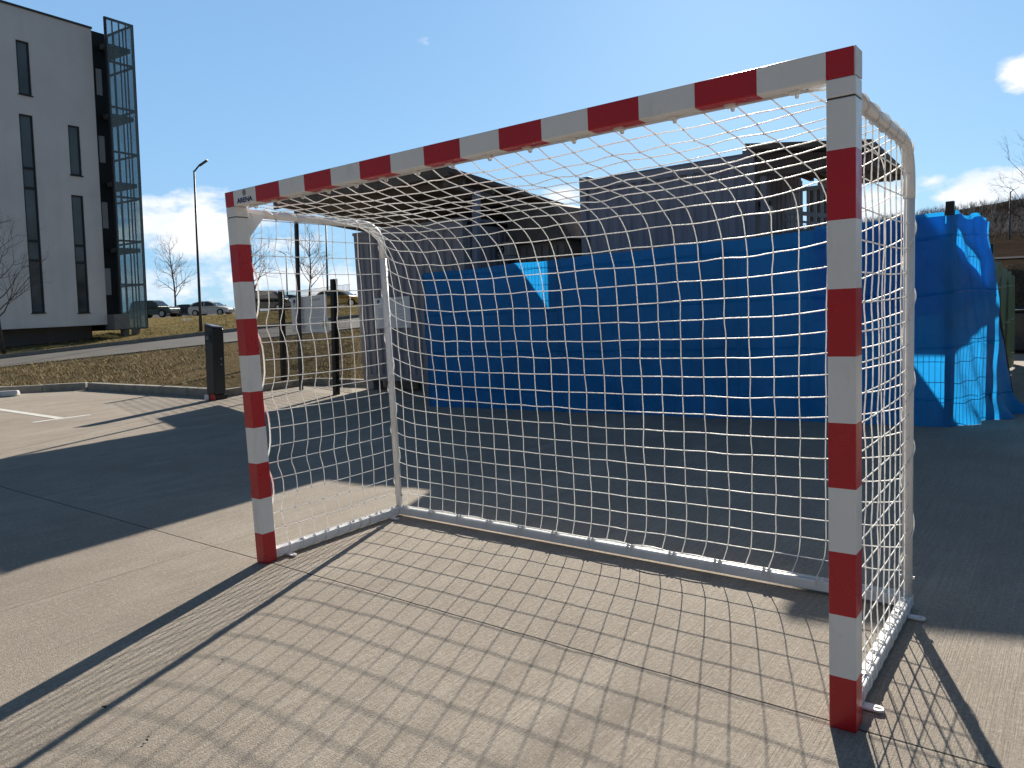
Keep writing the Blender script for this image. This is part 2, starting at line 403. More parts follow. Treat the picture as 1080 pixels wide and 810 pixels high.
def flat(mb, a, b, wd, z):
    a = np.array((*a, z)); b = np.array((*b, z)); d = (b-a)/np.linalg.norm(b-a); n = np.array((-d[1], d[0], 0))*wd/2
    mb.add([a-n, b-n, b+n, a+n], [(0, 1, 2, 3)])
flat(pl, (-16.4, 2.62), (-10.34, 2.42), .12, .004); flat(pl, (-10.27, 2.02), (-10.24, 2.82), .12, .004)
struct(pl.build('parking_line', M['paint']))

# terrain at the left: verge, road, grass bank, car park, lofted through surveyed lines
def hor(u): return 349.8-.0499*u
def lerp_tab(u, tab):
    xs = [t[0] for t in tab]; ys = [t[1] for t in tab]
    if u <= xs[0]: return ys[0]+(ys[1]-ys[0])/(xs[1]-xs[0])*(u-xs[0])
    if u >= xs[-1]: return ys[-1]+(ys[-1]-ys[-2])/(xs[-1]-xs[-2])*(u-xs[-1])
    return float(np.interp(u, xs, ys))
COLS = [-420, -330, -250, -180, -120, -70, -30, 0, 30, 60, 92, 120, 155, 190, 224, 250, 275, 300, 330, 360, 390, 430, 480, 540]
def zat(u, D, dv): return CAM[2]-dv*D/FOC
def node(u, D, z):
    p = atD(u, hor(u), D); p[2] = z; return p
def lineK(u):
    if u <= 92: p = np.array((-15.45, 5.1)) + (np.array((-16.95, 4.0))-np.array((-15.45, 5.1)))*(92-u)/92*1.0; return np.array((p[0], p[1], .10))
    if u < 238: return np.array((np.interp(u, [92, 238], [-15.45, -10.2]), 5.08, .11))
    return np.array((np.interp(u, [238, 400, 540], [-10.33, -7.2, -3.5]), 7.17, .10))
def lineN(u): D = lerp_tab(u, [(0, 25), (224, 28), (380, 33)]); return node(u, D, zat(u, D, (387.8-.1105*u)-hor(u)))
def lineF(u): D = lerp_tab(u, [(0, 30), (224, 33.5), (380, 39)]); return node(u, D, zat(u, D, (378-.1150*u)-hor(u)))
def lineG(u):
    D = lerp_tab(u, [(0, 33.2), (96, 36.6), (224, 37.5), (380, 44)]); return node(u, D, lerp_tab(u, [(0, .56), (96, .66), (224, 1.0), (380, 1.40)]))
def lineB(u):
    D = lerp_tab(u, [(0, 46), (155, 50), (375, 53)]); return node(u, D, lerp_tab(u, [(0, 1.50), (155, 1.68), (248, 1.80), (375, 2.02)]))
def lineP(u): D = lerp_tab(u, [(0, 66), (375, 68)]); return node(u, D, 1.92)
def lineQ(u): D = 150; return node(u, D, 2.0)
def vnoise(x, y):
    return (math.sin(x*1.7+1.3*math.sin(y*1.1))+math.sin(y*2.3+1.7*math.sin(x*.9))+.7*math.sin(x*4.1-y*3.3)+.5*math.sin(x*7.3+y*6.1))/3.2
def loft(la, lb, rows, name, mat, amp=.0, sag=0.):
    U = np.concatenate([np.linspace(COLS[i], COLS[i+1], 5)[:-1] for i in range(len(COLS)-1)]+[[COLS[-1]]])
    P = []
    for r in range(rows+1):
        t = r/rows; row = []
        for u in U:
            p = la(u)*(1-t)+lb(u)*t; p = np.array(p)
            e = min(1, 6*min(t, 1-t)) if amp else 0
            p[2] += amp*e*vnoise(p[0], p[1])+sag*math.sin(PI*t)
            row.append(p)
        P.append(row)
    mb = MB(); mb.grid(P); 
    return struct(mb.build(name, mat, smooth=True)), P
verge, PV = loft(lineK, lineN, 26, 'verge', M['verge'], .075, .02)
road, _ = loft(lineN, lineF, 6, 'road', M['asphalt'])
bank, PB = loft(lineF, lineG, 8, 'grass_bank', M['bank'], .03)
bank2, PB2 = loft(lineG, lineB, 16, 'grass_bank', M['bank'], .11)
loft(lineB, lineP, 4, 'car_park', M['bank'], .03)
loft(lineP, lineQ, 3, 'car_park', M['asphalt'])
fk = MB()
for ln, s, h in ((lineF, -1, .16), (lineN, 1, .05)):
    us = np.linspace(-250, 480, 74)
    for a, b in zip(us[:-1], us[1:]):
        p = ln(a); q = ln(b); n = np.cross((q-p)/np.linalg.norm(q-p), (0, 0, 1)); n /= np.linalg.norm(n)
        fk.obox(p+np.array((0, 0, -.05)), (q-p), -n*.14*s*-1, (0, 0, h+.05))
struct(fk.build('road_kerb', M['kerb']))
# dry grass blades on verge and bank (uncountable)
gb = MB()
def blades(P, n, hmin, hmax, per=5):
    R = len(P); C = len(P[0])
    for _ in range(n):
        i = RNG.integers(0, R-1); j = RNG.integers(0, C-1); a, b = RNG.random(2)
        p = P[i][j]*(1-a)*(1-b)+P[i+1][j]*a*(1-b)+P[i][j+1]*(1-a)*b+P[i+1][j+1]*a*b
        if p[0] < -60: continue
        if vnoise(p[0]*.8+3, p[1]*.8) < RNG.uniform(-1.3, .6): continue
        for _k in range(per):
            h = RNG.uniform(hmin, hmax); th = RNG.uniform(0, 2*PI); ln = RNG.uniform(.2, 1.1)*h
            o = p+np.array((RNG.normal(0, .06), RNG.normal(0, .06), -.01)); wv = np.array((math.cos(th), math.sin(th), 0))*.010
            tip = o+np.array((math.cos(th+1.6)*ln, math.sin(th+1.6)*ln, h))
            gb.add([o-wv, o+wv, tip], [(0, 1, 2)])
blades(PV, 5200, .04, .13); blades(PB2, 2600, .06, .2); blades(PB, 800, .05, .14)
stuff(gb.build('dry_grass', M['straw']))

# ------------------------------------------------------------------ the goal
goal = thing('handball_goal', 'red and white striped handball goal with a white net standing on the concrete', 'goal', (0, .5, 0))
GZ = -.027
def striped_post(x0, x1, name):
    mb = MB(); zs = [.0]+[.2*k+GZ for k in range(1, 10)]+[1.916]
    loopv = lambda z: [(x0, 0, z), (x1, 0, z), (x1, .08, z), (x0, .08, z)]
    vs = [p for z in zs for p in loopv(z)]; fs = []; ms = []
    for k in range(len(zs)-1):
        for i in range(4):
            fs.append((4*k+i, 4*k+(i+1) % 4, 4*k+4+(i+1) % 4, 4*k+4+i)); ms.append(k % 2)
    n = 4*(len(zs)-1)
    fs += [(3, 2, 1, 0), (n, n+1, n+2, n+3)]; ms += [0, 1]
    mb.add(vs, fs); mb.m = ms
    p = part(mb, name, [M['red'], M['white']], goal, bevel=.004, seg=2)
    c = MB(); c.box((x0+.0015, .0015, 1.9165), (x1-.0015, .0785, 1.9195)); part(c, 'seam', M['seam'], p, goal)
    j = MB(); j.box((x0, 0, 1.920), (x1, .08, 1.9725)); part(j, 'corner_joint', M['white'], p, goal, bevel=.004)
    return p
striped_post(-1.58, -1.50, 'goal_post'); striped_post(1.50, 1.58, 'goal_post')
mb = MB(); xs = [-1.577, -1.5]+[-1.5+.2*k for k in range(1, 16)]+[1.577]
vs = [p for x in xs for p in ((x, 0, 1.973), (x, .08, 1.973), (x, .08, 2.053), (x, 0, 2.053))]; fs = []; ms = []
for k in range(len(xs)-1):
    for i in range(4): fs.append((4*k+i, 4*k+4+i, 4*k+4+(i+1) % 4, 4*k+(i+1) % 4)); ms.append(k % 2)
n = 4*(len(xs)-1); fs += [(0, 1, 2, 3), (n+3, n+2, n+1, n)]; ms += [1, 1]
mb.add(vs, fs); mb.m = ms
bar = part(mb, 'crossbar', [M['red'], M['white']], goal, bevel=.004)
for s in (-1, 1):
    c = MB(); c.box((min(s*1.5775, s*1.5805), .001, 1.974), (max(s*1.5775, s*1.5805), .079, 2.052)); part(c, 'end_cap', M['whited'], bar, goal)
# printed mark and lettering on the white stripe at the left end
def text_part(body, size, loc, name, mat, root, top, bold=.0, sx=1.):
    cu = bpy.data.curves.new('lettering', 'FONT'); cu.body = body; cu.size = size; cu.align_x = 'CENTER'; cu.extrude = .0004; cu.offset = bold
    t = bpy.data.objects.new('lettering', cu); COL.objects.link(t)
    me = bpy.data.meshes.new_from_object(t.evaluated_get(bpy.context.evaluated_depsgraph_get()))
    bpy.data.objects.remove(t)
    o = ORIG[top.name]
    me.transform(Matrix.Translation((loc[0]-o[0], loc[1]-o[1], loc[2]-o[2])) @ Matrix.Rotation(PI/2, 4, 'X') @ Matrix.Diagonal((sx, 1, 1, 1)))
    me.materials.clear(); me.materials.append(mat)
    ob = bpy.data.objects.new(name, me); COL.objects.link(ob); ob.parent = root; return ob
text_part('ARENA', .034, (-1.400, -.0012, 1.9835), 'lettering', M['logo'], bar, goal, .0011, 1.22)
em = MB()
for k in range(20):
    a0 = 2*PI*k/20; a1 = 2*PI*(k+1)/20; cx_, cz_ = -1.400, 2.0315
    q = lambda a, r: (cx_+r*.95*math.cos(a), -.0010, cz_+r*1.1*math.sin(a))
    em.add([q(a0, .0105), q(a0, .0145), q(a1, .0145), q(a1, .0105)], [(0, 1, 2, 3)])
for dx in (-.0045, 0, .0045): em.add([(cx_+dx-.0014, -.001, cz_-.008), (cx_+dx+.0014, -.001, cz_-.008), (cx_+dx+.0014, -.001, cz_+.008), (cx_+dx-.0014, -.001, cz_+.008)], [(0, 1, 2, 3)])
part(em, 'emblem', M['emblem'], bar, goal)
# tubular frame
XT = 1.54; YR = 1.085; ZT = 1.935
def frame_side(s):
    x = s*XT
    # gusset behind the post
    gm = MB(); gm.prism([(x-.02, .081, 1.965), (x-.02, .19, 1.955), (x-.02, .19, 1.925), (x-.02, .081, 1.80)], (.04, 0, 0)); part(gm, 'gusset', M['white'], goal, bevel=.003)
    pts = [(x, .082, ZT+.012), (x, .5, ZT+.006), (x, YR-.15, ZT)]
    for k in range(1, 9):
        a = PI/2*k/8; pts.append((x, YR-.15+.15*math.sin(a), ZT-.15+.15*math.cos(a)))
    top = pts+[(x, YR, ZT-.212)]
    t = MB(); t.tube(top, .0225, 12); part(t, 'top_tube', M['white'], goal, smooth=True)
    t = MB(); t.tube([(x, YR, ZT-.21), (x, YR, .055)], .0215, 12); rp = part(t, 'rear_post', M['white'], goal, smooth=True)
    t = MB(); t.tube([(x-s*.03, YR, .14), (x+s*.03, YR, .14)], .007, 8); part(t, 'bolt', M['bolt'], rp, goal)
    t = MB(); t.box((x-.022, .081, .012), (x+.022, YR+.028, .060)); sb = part(t, 'side_base_bar', M['white'], goal, bevel=.005)
    for k in range(2):
        yy = .17 if k == 0 else .985
        a = MB()
        # slotted fixing lug made as a ring of quads
        sg_ = 1; x0 = s*XT+.0225; cxl = s*XT+.067; outer = []; inner = []
        N = 16
        for q in range(N):
            w_ = 2*PI*q/N; ox = math.cos(w_); oy = math.sin(w_)
            px = cxl+ox*.020; py = yy+oy*.018
            if ox < -.2: px = x0
            if ox < -.2: py = yy+(.018 if oy > 0 else -.018) if abs(oy) > .3 else yy+oy*.018
            outer.append((px, py)); inner.append((cxl+ox*.0125, yy+oy*.0065))
        vs = [(px, py, z) for z in (.006, .013) for px, py in outer]+[(px, py, z) for z in (.006, .013) for px, py in inner]
        fs = []
        for q in range(N):
            r = (q+1) % N
            fs += [(N+q, N+r, 3*N+r, 3*N+q), (r, q, 2*N+q, 2*N+r), (q, r, N+r, N+q), (2*N+r, 2*N+q, 3*N+q, 3*N+r)]
        a.add(vs, fs); part(a, 'fixing_lug', M['whited'], sb, goal)
    for yy in (.28, .48, .68, .88):
        a = MB(); a.tube([(x, yy, .0605), (x, yy, .068)], .010, 8); part(a, 'bolt', M['bolt'], sb, goal)
frame_side(-1); frame_side(1)
t = MB(); t.box((-XT+.023, YR-.024, .014), (XT-.023, YR+.024, .060)); rb = part(t, 'rear_base_bar', M['white'], goal, bevel=.005)

# net: a cord grid relaxed under gravity between its fixings
def relax(P, pinned, rest_u, rest_v, iters=900, grav=.00022, jitter=0.):
    X = P.copy(); V = np.zeros_like(X); inv = np.where(pinned, 0., 1.)
    def proj(sl_a, sl_b, rest):
        a = X[sl_a]; b = X[sl_b]; d = b-a; L = np.linalg.norm(d, axis=-1, keepdims=True)+1e-12
        wa = inv[sl_a][..., None]; wb = inv[sl_b][..., None]; W = wa+wb+1e-9
        ex = np.maximum(L-rest, 0)                       # cords pull, never push
        ex = ex+np.minimum(L-rest*.90, 0)*.25
        c = d/L*ex
        X[sl_a] = a+c*wa/W; X[sl_b] = b-c*wb/W
    S = slice
    nu, nv = X.shape[:2]
    for it in range(iters):
        if it == iters//2: grav *= .6
        old = X.copy()
        X += V*.96*inv[..., None]; X[..., 2] -= grav*inv
        if jitter and it == iters//3: X += RNG.normal(0, jitter, X.shape)*inv[..., None]
        for _ in range(6):
            for st in (0, 1):
                e = (nu-st)//2
                proj((S(st, st+2*e, 2),), (S(st+1, st+1+2*e, 2),), rest_u if np.isscalar(rest_u) else rest_u[st:st+2*e:2][:, None, None])
                e = (nv-st)//2
                proj((S(None), S(st, st+2*e, 2)), (S(None), S(st+1, st+1+2*e, 2)), rest_v)
        V = X-old
    return X
def cords(mb, line, r=.0024, n=5):
    P = [np.array(p) for p in line]
    if len(P) > 3:                                       # soften the corners at the knots
        Q = [P[0]]
        for a, b in zip(P[:-1], P[1:]): Q += [a*.75+b*.25, a*.25+b*.75]
        P = Q+[P[-1]]
    mb.tube(P, r, n, cap=False)
def knots(mb, X):
    for p in X.reshape(-1, 3):
        r = .0048; vs = [p+np.array(d)*r for d in ((1,0,0),(-1,0,0),(0,1,0),(0,-1,0),(0,0,1),(0,0,-1))]
        mb.add(vs, [(0,2,4),(2,1,4),(1,3,4),(3,0,4),(2,0,5),(1,2,5),(3,1,5),(0,3,5)])
side_path = [(.085, 1.962), (.3, 1.955), (.6, 1.95), (YR-.17, ZT+.012)]
for k in range(1, 7):
    a = PI/2*k/6; side_path.append((YR-.16+.175*math.sin(a), ZT-.16+.175*math.cos(a)))
side_path += [(YR+.015, 1.2), (YR+.012, .6), (YR+.004, .068)]
sp = np.array(side_path); seg = np.r_[0, np.cumsum(np.linalg.norm(np.diff(sp, axis=0), axis=1))]
NI, NJ = 29, int(round(seg[-1]/.1))+1
sj = np.linspace(0, seg[-1], NJ); py = np.interp(sj, seg, sp[:, 0]); pz = np.interp(sj, seg, sp[:, 1])
X0 = np.zeros((NI, NJ, 3)); X0[..., 0] = np.linspace(-1.545, 1.545, NI)[:, None]; X0[..., 1] = py; X0[..., 2] = pz
X0[1:-1, 0, 2] = 1.968; X0[1:-1, 0, 1] = .055
X0[1:-1, -1, 0] -= .045; X0[0, 0] = (-1.545, .09, 1.96); X0[-1, 0] = (1.545, .09, 1.96)
pin = np.zeros((NI, NJ), bool); pin[0] = pin[-1] = True; pin[:, 0] = True; pin[:, -1] = True
XB = relax(X0, pin, 3.09/(NI-1)*1.006, (seg[-1]/(NJ-1))*.915, 1500, .000022)
XB[1:-1, 1:-1] += RNG.normal(0, 1, XB[1:-1, 1:-1].shape)*np.linspace(.005, .0012, NJ-2)[None, :, None]
net = MB()
for i in range(NI): cords(net, XB[i])
for j in range(NJ): cords(net, XB[:, j], .0040 if j in (0, NJ-1) else .0024)
knots(net, XB)
part(net, 'net', M['cord'], goal, smooth=True)
def side_net(s):
    ni, nj = 11, 20
    Y = np.linspace(.088, YR, ni); 
    P = np.zeros((ni, nj, 3)); P[..., 0] = s*(XT+.006); P[..., 1] = Y[:, None]
    P[..., 2] = np.linspace(ZT-.02, .066, nj)[None, :]
    pn = np.zeros((ni, nj), bool); pn[-1] = True; pn[:, 0] = True; pn[::2, -1] = True; pn[0, -1] = True
    pn[0, [2, 6, 10, 14, 17]] = True
    P[2:-1, 1:-1, 0] += RNG.normal(0, .006, P[2:-1, 1:-1, 0].shape)
    ru = np.full(ni-1, .0998*.985); ru[0] = .066; ru[1] = .094
    r = relax(P, pn, ru, .0983*1.02, 900, .00012, .005)
    mb = MB()
    for i in range(ni): cords(mb, r[i], .0046 if i == 0 else .0024)
    for j in range(nj): cords(mb, r[:, j])
    knots(mb, r); part(mb, 'net', M['cord'], goal, smooth=True)
    return r
RS = [side_net(s) for s in (-1, 1)]
# lacing cord wound round the side frame, clips on bars, hooks under the crossbar
for s in (-1, 1):
    lc = MB(); x = s*XT; L = []
    path = [(x, .10, ZT+.011), (x, YR-.15, ZT)]+[(x, YR-.15+.15*math.sin(a), ZT-.15+.15*math.cos(a)) for a in np.linspace(.2, PI/2, 6)]+[(x, YR, 1.0), (x, YR, .10)]
    pa = np.array(path); sg = np.r_[0, np.cumsum(np.linalg.norm(np.diff(pa, axis=0), axis=1))]
    N = 620
    for k in range(N):
        d = sg[-1]*k/(N-1); c = np.array([np.interp(d, sg, pa[:, q]) for q in range(3)])
        d2 = min(sg[-1], d+.01); c2 = np.array([np.interp(d2, sg, pa[:, q]) for q in range(3)]); d1 = max(0, d-.01); c1 = np.array([np.interp(d1, sg, pa[:, q]) for q in range(3)])
        tn = (c2-c1)/np.linalg.norm(c2-c1); a = np.array((1., 0, 0)); b = np.cross(tn, a)
        ph = 2*PI*d/(.155 if d < 1.05 else .31)+.4*math.sin(d*9); rr = .0255
        L.append(c+a*math.cos(ph)*rr+b*math.sin(ph)*rr)
    lc.tube(L, .0028, 5, cap=False); part(lc, 'lacing_cord', M['cord'], goal, smooth=True)
    lb = MB(); L = []
    for k in range(260):
        yy = .10+(YR-.12)*k/259; ph = 2*PI*yy/.09+.5*math.sin(yy*17)
        L.append((x+.026*math.cos(ph), yy, .038+.030*math.sin(ph)))
    lb.tube(L, .0042, 5, cap=False); part(lb, 'lacing_cord', M['cord'], goal, smooth=True)
def clip(p, root):
    c = MB(); x, y, z = p
    for dx in (-.012, .012): c.tube([(x+dx, y-.024, z-.02), (x+dx, y-.026, z+.004), (x+dx, y-.012, z+.014), (x+dx, y+.004, z+.008)], .0058, 6)
    c.box((x-.019, y-.024, z-.0005), (x+.019, y+.012, z+.006))
    part(c, 'net_clip', M['whited'], root, goal)
for k in range(15): clip((-1.475+.242*k, YR, .0605), rb) if k < 13 else None
for k in range(15):
    x = -1.4+.2*k; c = MB()
    c.box((x-.016, .032, 1.9645), (x+.016, .064, 1.9728)); c.tube([(x, .052, 1.966), (x, .060, 1.956), (x, .070, 1.958), (x, .074, 1.967)], .004, 6)
    part(c, 'net_hook', M['whited'], bar, goal)
# rope along the rear bar
rp = MB(); L = []
for k in range(301):
    x = -1.5+3.0*k/300; L.append((x, YR-.006+.004*math.sin(x*9), .068+.012*abs(math.sin(PI*(x+1.475)/.242))*(.6+.4*math.sin(x*5))))
rp.tube(L, .0045, 5, cap=False); part(rp, 'base_rope', M['cord'], goal, smooth=True)

# ------------------------------------------------------------------ access terminal
T0 = np.array((-9.93, 4.80, 0))
tm = thing('access_terminal', 'dark grey access terminal post with a slanted top and small lens at the kerb end', 'terminal', tuple(T0))
ax = np.array((-.13, .9915, 0)); ay = np.array((-.9915, -.13, 0))   # its narrow front looks at the yard
def tb(mb, a0, a1, b0, b1, z0, z1, mi=0): mb.obox(T0+ax*a0+ay*b0+np.array((0, 0, z0)), ax*(a1-a0), ay*(b1-b0), (0, 0, z1-z0), mi)
b = MB(); P = [T0+ax*a+ay*bb for a, bb in ((-.12, -.11), (.12, -.11), (.12, .11), (-.12, .11))]
zt = [1.30, 1.27, 1.27, 1.335]
b.add([(*p[:2], .09) for p in P]+[(P[i][0], P[i][1], (1.26, 1.24, 1.27, 1.31)[i]) for i in range(4)], [(3,2,1,0),(4,5,6,7),(0,1,5,4),(1,2,6,5),(2,3,7,6),(3,0,4,7)])
bd = part(b, 'housing', M['term'], tm, bevel=.025, seg=3)
b = MB(); b.add([(P[i][0], P[i][1], (1.262, 1.242, 1.272, 1.312)[i]) for i in range(4)]+[(P[i][0], P[i][1], (1.292, 1.272, 1.302, 1.342)[i]) for i in range(4)], [(3,2,1,0),(4,5,6,7),(0,1,5,4),(1,2,6,5),(2,3,7,6),(3,0,4,7)])
part(b, 'lid', M['termtop'], tm, bevel=.012)
b = MB(); tb(b, -.129, -.1205, -.075, .075, 1.00, 1.19); ln = part(b, 'lens_panel', M['lens'], tm, bevel=.01)
b = MB(); q = T0+ax*-.1295+np.array((0, 0, 1.09)); b.tube([q, q-ax*.02], [.045, .035], 12); part(b, 'lens', M['termtop'], ln, tm, smooth=True)
b = MB(); tb(b, -.13, .13, -.12, .12, 0, .088); part(b, 'base_plate', M['black'], tm)
b = MB(); tb(b, -.155, -.132, -.14, -.02, 0, .11); part(b, 'red_foot', M['redplastic'], tm, bevel=.01)
b = MB(); tb(b, -.155, -.132, .02, .13, 0, .09); part(b, 'white_foot', M['whiteplastic'], tm, bevel=.01)
for zz in (.62, .72): 
    b = MB(); q = T0+ax*.03-ay*.111+np.array((0, 0, zz)); b.tube([q, q-ay*.012], .014, 10); part(b, 'button', M['bolt'], tm)

tm.rotation_mode = 'QUATERNION'; tm.rotation_quaternion = Vector((0, 0, 1)).rotation_difference(Vector(tuple(UPG)))
# wheel stop at the left edge
ws = MB(); A = np.array((-15.75, 3.75, 0)); B_ = np.array((-16.6, 3.0, 0)); d = (B_-A); d /= np.linalg.norm(d); n_ = np.array((-d[1], d[0], 0))
ws.prism([A-n_*.09, A+n_*.09, A+n_*.05+np.array((0, 0, .12)), A-n_*.05+np.array((0, 0, .12))], d*1.75)
tag(ws.build('wheel_stop', M['paint'], bevel=.03, seg=3, loc=tuple(A)), 'pale concrete wheel stop lying at the end of the parking bay', 'wheel stop')
# dead leaves on the concrete
LV = [(110, 747), (235, 697), (157, 779), (155, 782), (125, 793), (197, 808), (551, 654), (809, 706), (264, 777)]
for k, (u, v) in enumerate(LV[:4]):
    c = atz(u, v, .004); mb = MB(); a0 = RNG.uniform(0, 6.28); s_ = .008 if k == 0 else .004
    vs = [c+np.array((math.cos(a0+q)*s_*(1.6 if i % 3 == 0 else .8), math.sin(a0+q)*s_, .004+.004*(i % 2))) for i, q in enumerate(np.linspace(0, 2*PI, 8)[:-1])]
    mb.add(vs+[c+np.array((0, 0, .009))], [(i, (i+1) % 7, 7) for i in range(7)])
    tag(mb.build('dead_leaf', M['leaf'], loc=tuple(c)), 'tiny dark shrivelled leaf lying on the sunlit concrete in front of the goal', 'leaf', 'dead leaves on the concrete')

# ------------------------------------------------------------------ mesh fence at the left with its sign
def mesh_fence(name, label, pts, h, post_h, sv=.05, sh=.2, rw=.0022, pr=.035, group=None, up=np.array((0, 0, 1.))):
    o = (*pts[0][:2], 0); th = thing(name, label, 'fence', o, group)
    for i, p in enumerate(pts):
        mb = MB(); hh = post_h[i] if isinstance(post_h, (list, tuple)) else post_h
        if hh > 0:
            mb.obox((p[0]-pr, p[1]-pr, -.02), (2*pr, 0, 0), (0, 2*pr, 0), up*(hh+.02)); part(mb, 'fence_post', M['black'], th, bevel=.004)
    for a, b in zip(pts[:-1], pts[1:]):
        a = np.array((*a, 0)); b = np.array((*b, 0)); d = b-a; L = np.linalg.norm(d); d /= L
        mb = MB()
        for k in range(1, int(L/sv)):
            p = a+d*k*sv; mb.tube([p+up*.06, p+up*h], rw, 4)
        for k in range(int((h-.06)/sh)+1):
            z = .06+k*sh
            mb.tube([a+d*.03+up*z, b-d*.03+up*z], rw*1.2, 4)
        part(mb, 'wire_panel', M['wire'], th)
    return th
FP = [(-13.25, 7.52), (-10.68, 6.74), (-8.11, 5.96), (-7.45, 5.77)]
mesh_fence('mesh_fence', 'dark wire mesh fence with black posts beside the grey cabin, carrying a white notice', FP, 1.86, [1.92, 1.92, 1.98, 0], .05, .10, .0028, .045, up=UPG)
def signboard(name, label, c, ex, w_, h_, seed, sy=False):
    """c: centre, ex: unit vector along width, facing the yard"""
    c = np.array(c); ex = np.array(ex)/np.linalg.norm(ex); nrm = np.cross(ex, (0, 0, 1)); 
    if nrm[1] > 0: nrm = -nrm
    th = thing(name, label, 'sign', tuple(c))
    up = np.array((0, 0, 1.))
    mb = MB(); mb.obox(c-ex*w_/2-up*h_/2, ex*w_, up*h_, nrm*.006); part(mb, 'board', M['sign'], th)
    mb = MB(); mb.obox(c+ex*(-.42*w_)+up*.34*h_+nrm*.0075, ex*.07*w_, up*.1*h_, nrm*.001)
    mb.obox(c+ex*(-.42*w_)+up*.30*h_+nrm*.0075, ex*.04*w_, up*.03*h_, nrm*.001); part(mb, 'emblem', M['signnavy'], th)
    mb = MB(); rg = np.random.default_rng(seed)
    for colx in (-.42, .06):
        zz = .24
        if colx > 0: mb.obox(c+ex*colx*w_+up*.36*h_+nrm*.0075, ex*.28*w_, up*.05*h_, nrm*.001)
        while zz > -.44:
            l = rg.uniform(.2, .36)
            if rg.random() < .8: mb.obox(c+ex*(colx+rg.uniform(0, .03))*w_+up*zz*h_+nrm*.0075, ex*l*w_, up*.016*h_, nrm*.001)
            zz -= .048 if rg.random() < .85 else .1
    part(mb, 'print', M['signtext'], th)
    if sy:
        mb = MB(); mb.obox(c+ex*.36*w_-up*.36*h_+nrm*.0078, ex*.09*w_, up*.16*h_, nrm*.001); part(mb, 'yellow_mark', M['signyel'], th)
    return th
d_ = np.array((FP[2][0]-FP[1][0], FP[2][1]-FP[1][1], 0)); d_ /= np.linalg.norm(d_); nf = np.array((d_[1], -d_[0], 0))
def onplane(u, v, p0, n): return at_plane(u, v, np.array(p0, float), np.array(n, float))
pA = onplane(308.5, 331.5, (*FP[1], 0), nf); pB = onplane(346.5, 331, (*FP[1], 0), nf)
zt_ = onplane(328, 312, (*FP[1], 0), nf)[2]; zb_ = onplane(328, 350.5, (*FP[1], 0), nf)[2]
cc = (pA+pB)/2; cc[2] = (zt_+zb_)/2
signboard('notice_board', 'white notice with two columns of print and a yellow mark, hung on the mesh fence', cc+nf*.012, d_, np.linalg.norm((pB-pA)[:2]), zt_-zb_, 3, True)

# ------------------------------------------------------------------ grey cabin and the canopy over it
def corr_wall(mb, a, b, z0, z1, pitch=.10, depth=.022, out=None, mi=0):
    """trapezoid-profile sheet from a to b (2D), profile bulging towards 'out'"""
    a = np.array(a, float); b = np.array(b, float); d = b-a; L = np.linalg.norm(d); d /= L; n = np.array(out, float)
    xs = [0.]; dp = [0.]; k = 0
    while k*pitch < L:
        for f, q in ((.25, 0.), (.38, depth), (.78, depth), (.92, 0.)):
            x = (k+f)*pitch
            if x < L: xs.append(x); dp.append(q)
        k += 1
    xs.append(L); dp.append(0.)
    P = [[(*(a+d*x+n*q), z) for x, q in zip(xs, dp)] for z in (z0, z1)]
    mb.grid(P, mi)
cab = thing('site_cabin', 'low grey sheet metal cabin raised on blocks under the brown canopy', 'cabin', (-8.1, 6.62, 0))
CX0, CX1, CY0, CY1, CZ0, CZ1 = -8.16, -5.62, 6.66, 9.4, .19, 2.74
mb = MB(); mb.box((CX0+.03, CY0+.03, CZ0), (CX1-.03, CY1, CZ1-.05)); 
corr_wall(mb, (CX0+.06, CY0+.02), (CX1-.06, CY0+.02), CZ0+.10, CZ1-.12, .16, .03, (0, -1)); corr_wall(mb, (CX1-.02, CY0+.06), (CX1-.02, CY1), CZ0+.1, CZ1-.12, .16, .03, (1, 0))
part(mb, 'wall', M['cabin'], cab)
mb = MB()
for x in (CX0, CX1-.12): mb.box((x, CY0-.02, CZ0-.01), (x+.12, CY0+.1, CZ1))
mb.box((CX0+.121, CY0-.018, CZ0-.01), (CX1-.121, CY0+.06, CZ0+.10)); mb.box((CX0+.121, CY0-.018, CZ1-.12), (CX1-.121, CY0+.06, CZ1))
part(mb, 'corner_frame', M['cabintrim'], cab)
mb = MB(); mb.box((CX0-.02, CY0-.03, CZ1+.002), (CX1+.02, CY1+.05, CZ1+.05)); part(mb, 'roof', M['cabintrim'], cab)
for x in (CX0+.01, CX0+1.4, CX1-.3):
    for y in (CY0+.02, CY1-.3):
        mb = MB(); mb.box((x, y, 0), (x+.2, y+.24, CZ0-.012)); part(mb, 'support_block', M['cabintrim'], cab, bevel=.01)
pA = aty(396, 330, CY0-.025); pB = aty(433, 330, CY0-.025); zt_ = aty(414, 313.5, CY0-.025)[2]; zb_ = aty(414, 346, CY0-.025)[2]
cc = (pA+pB)/2; cc[2] = (zt_+zb_)/2; cc[1] = CY0-.026
signboard('wall_notice', 'pale blue grey notice fixed to the grey cabin wall behind the rear goal post', cc, (1, 0, 0), pB[0]-pA[0], zt_-zb_, 8)

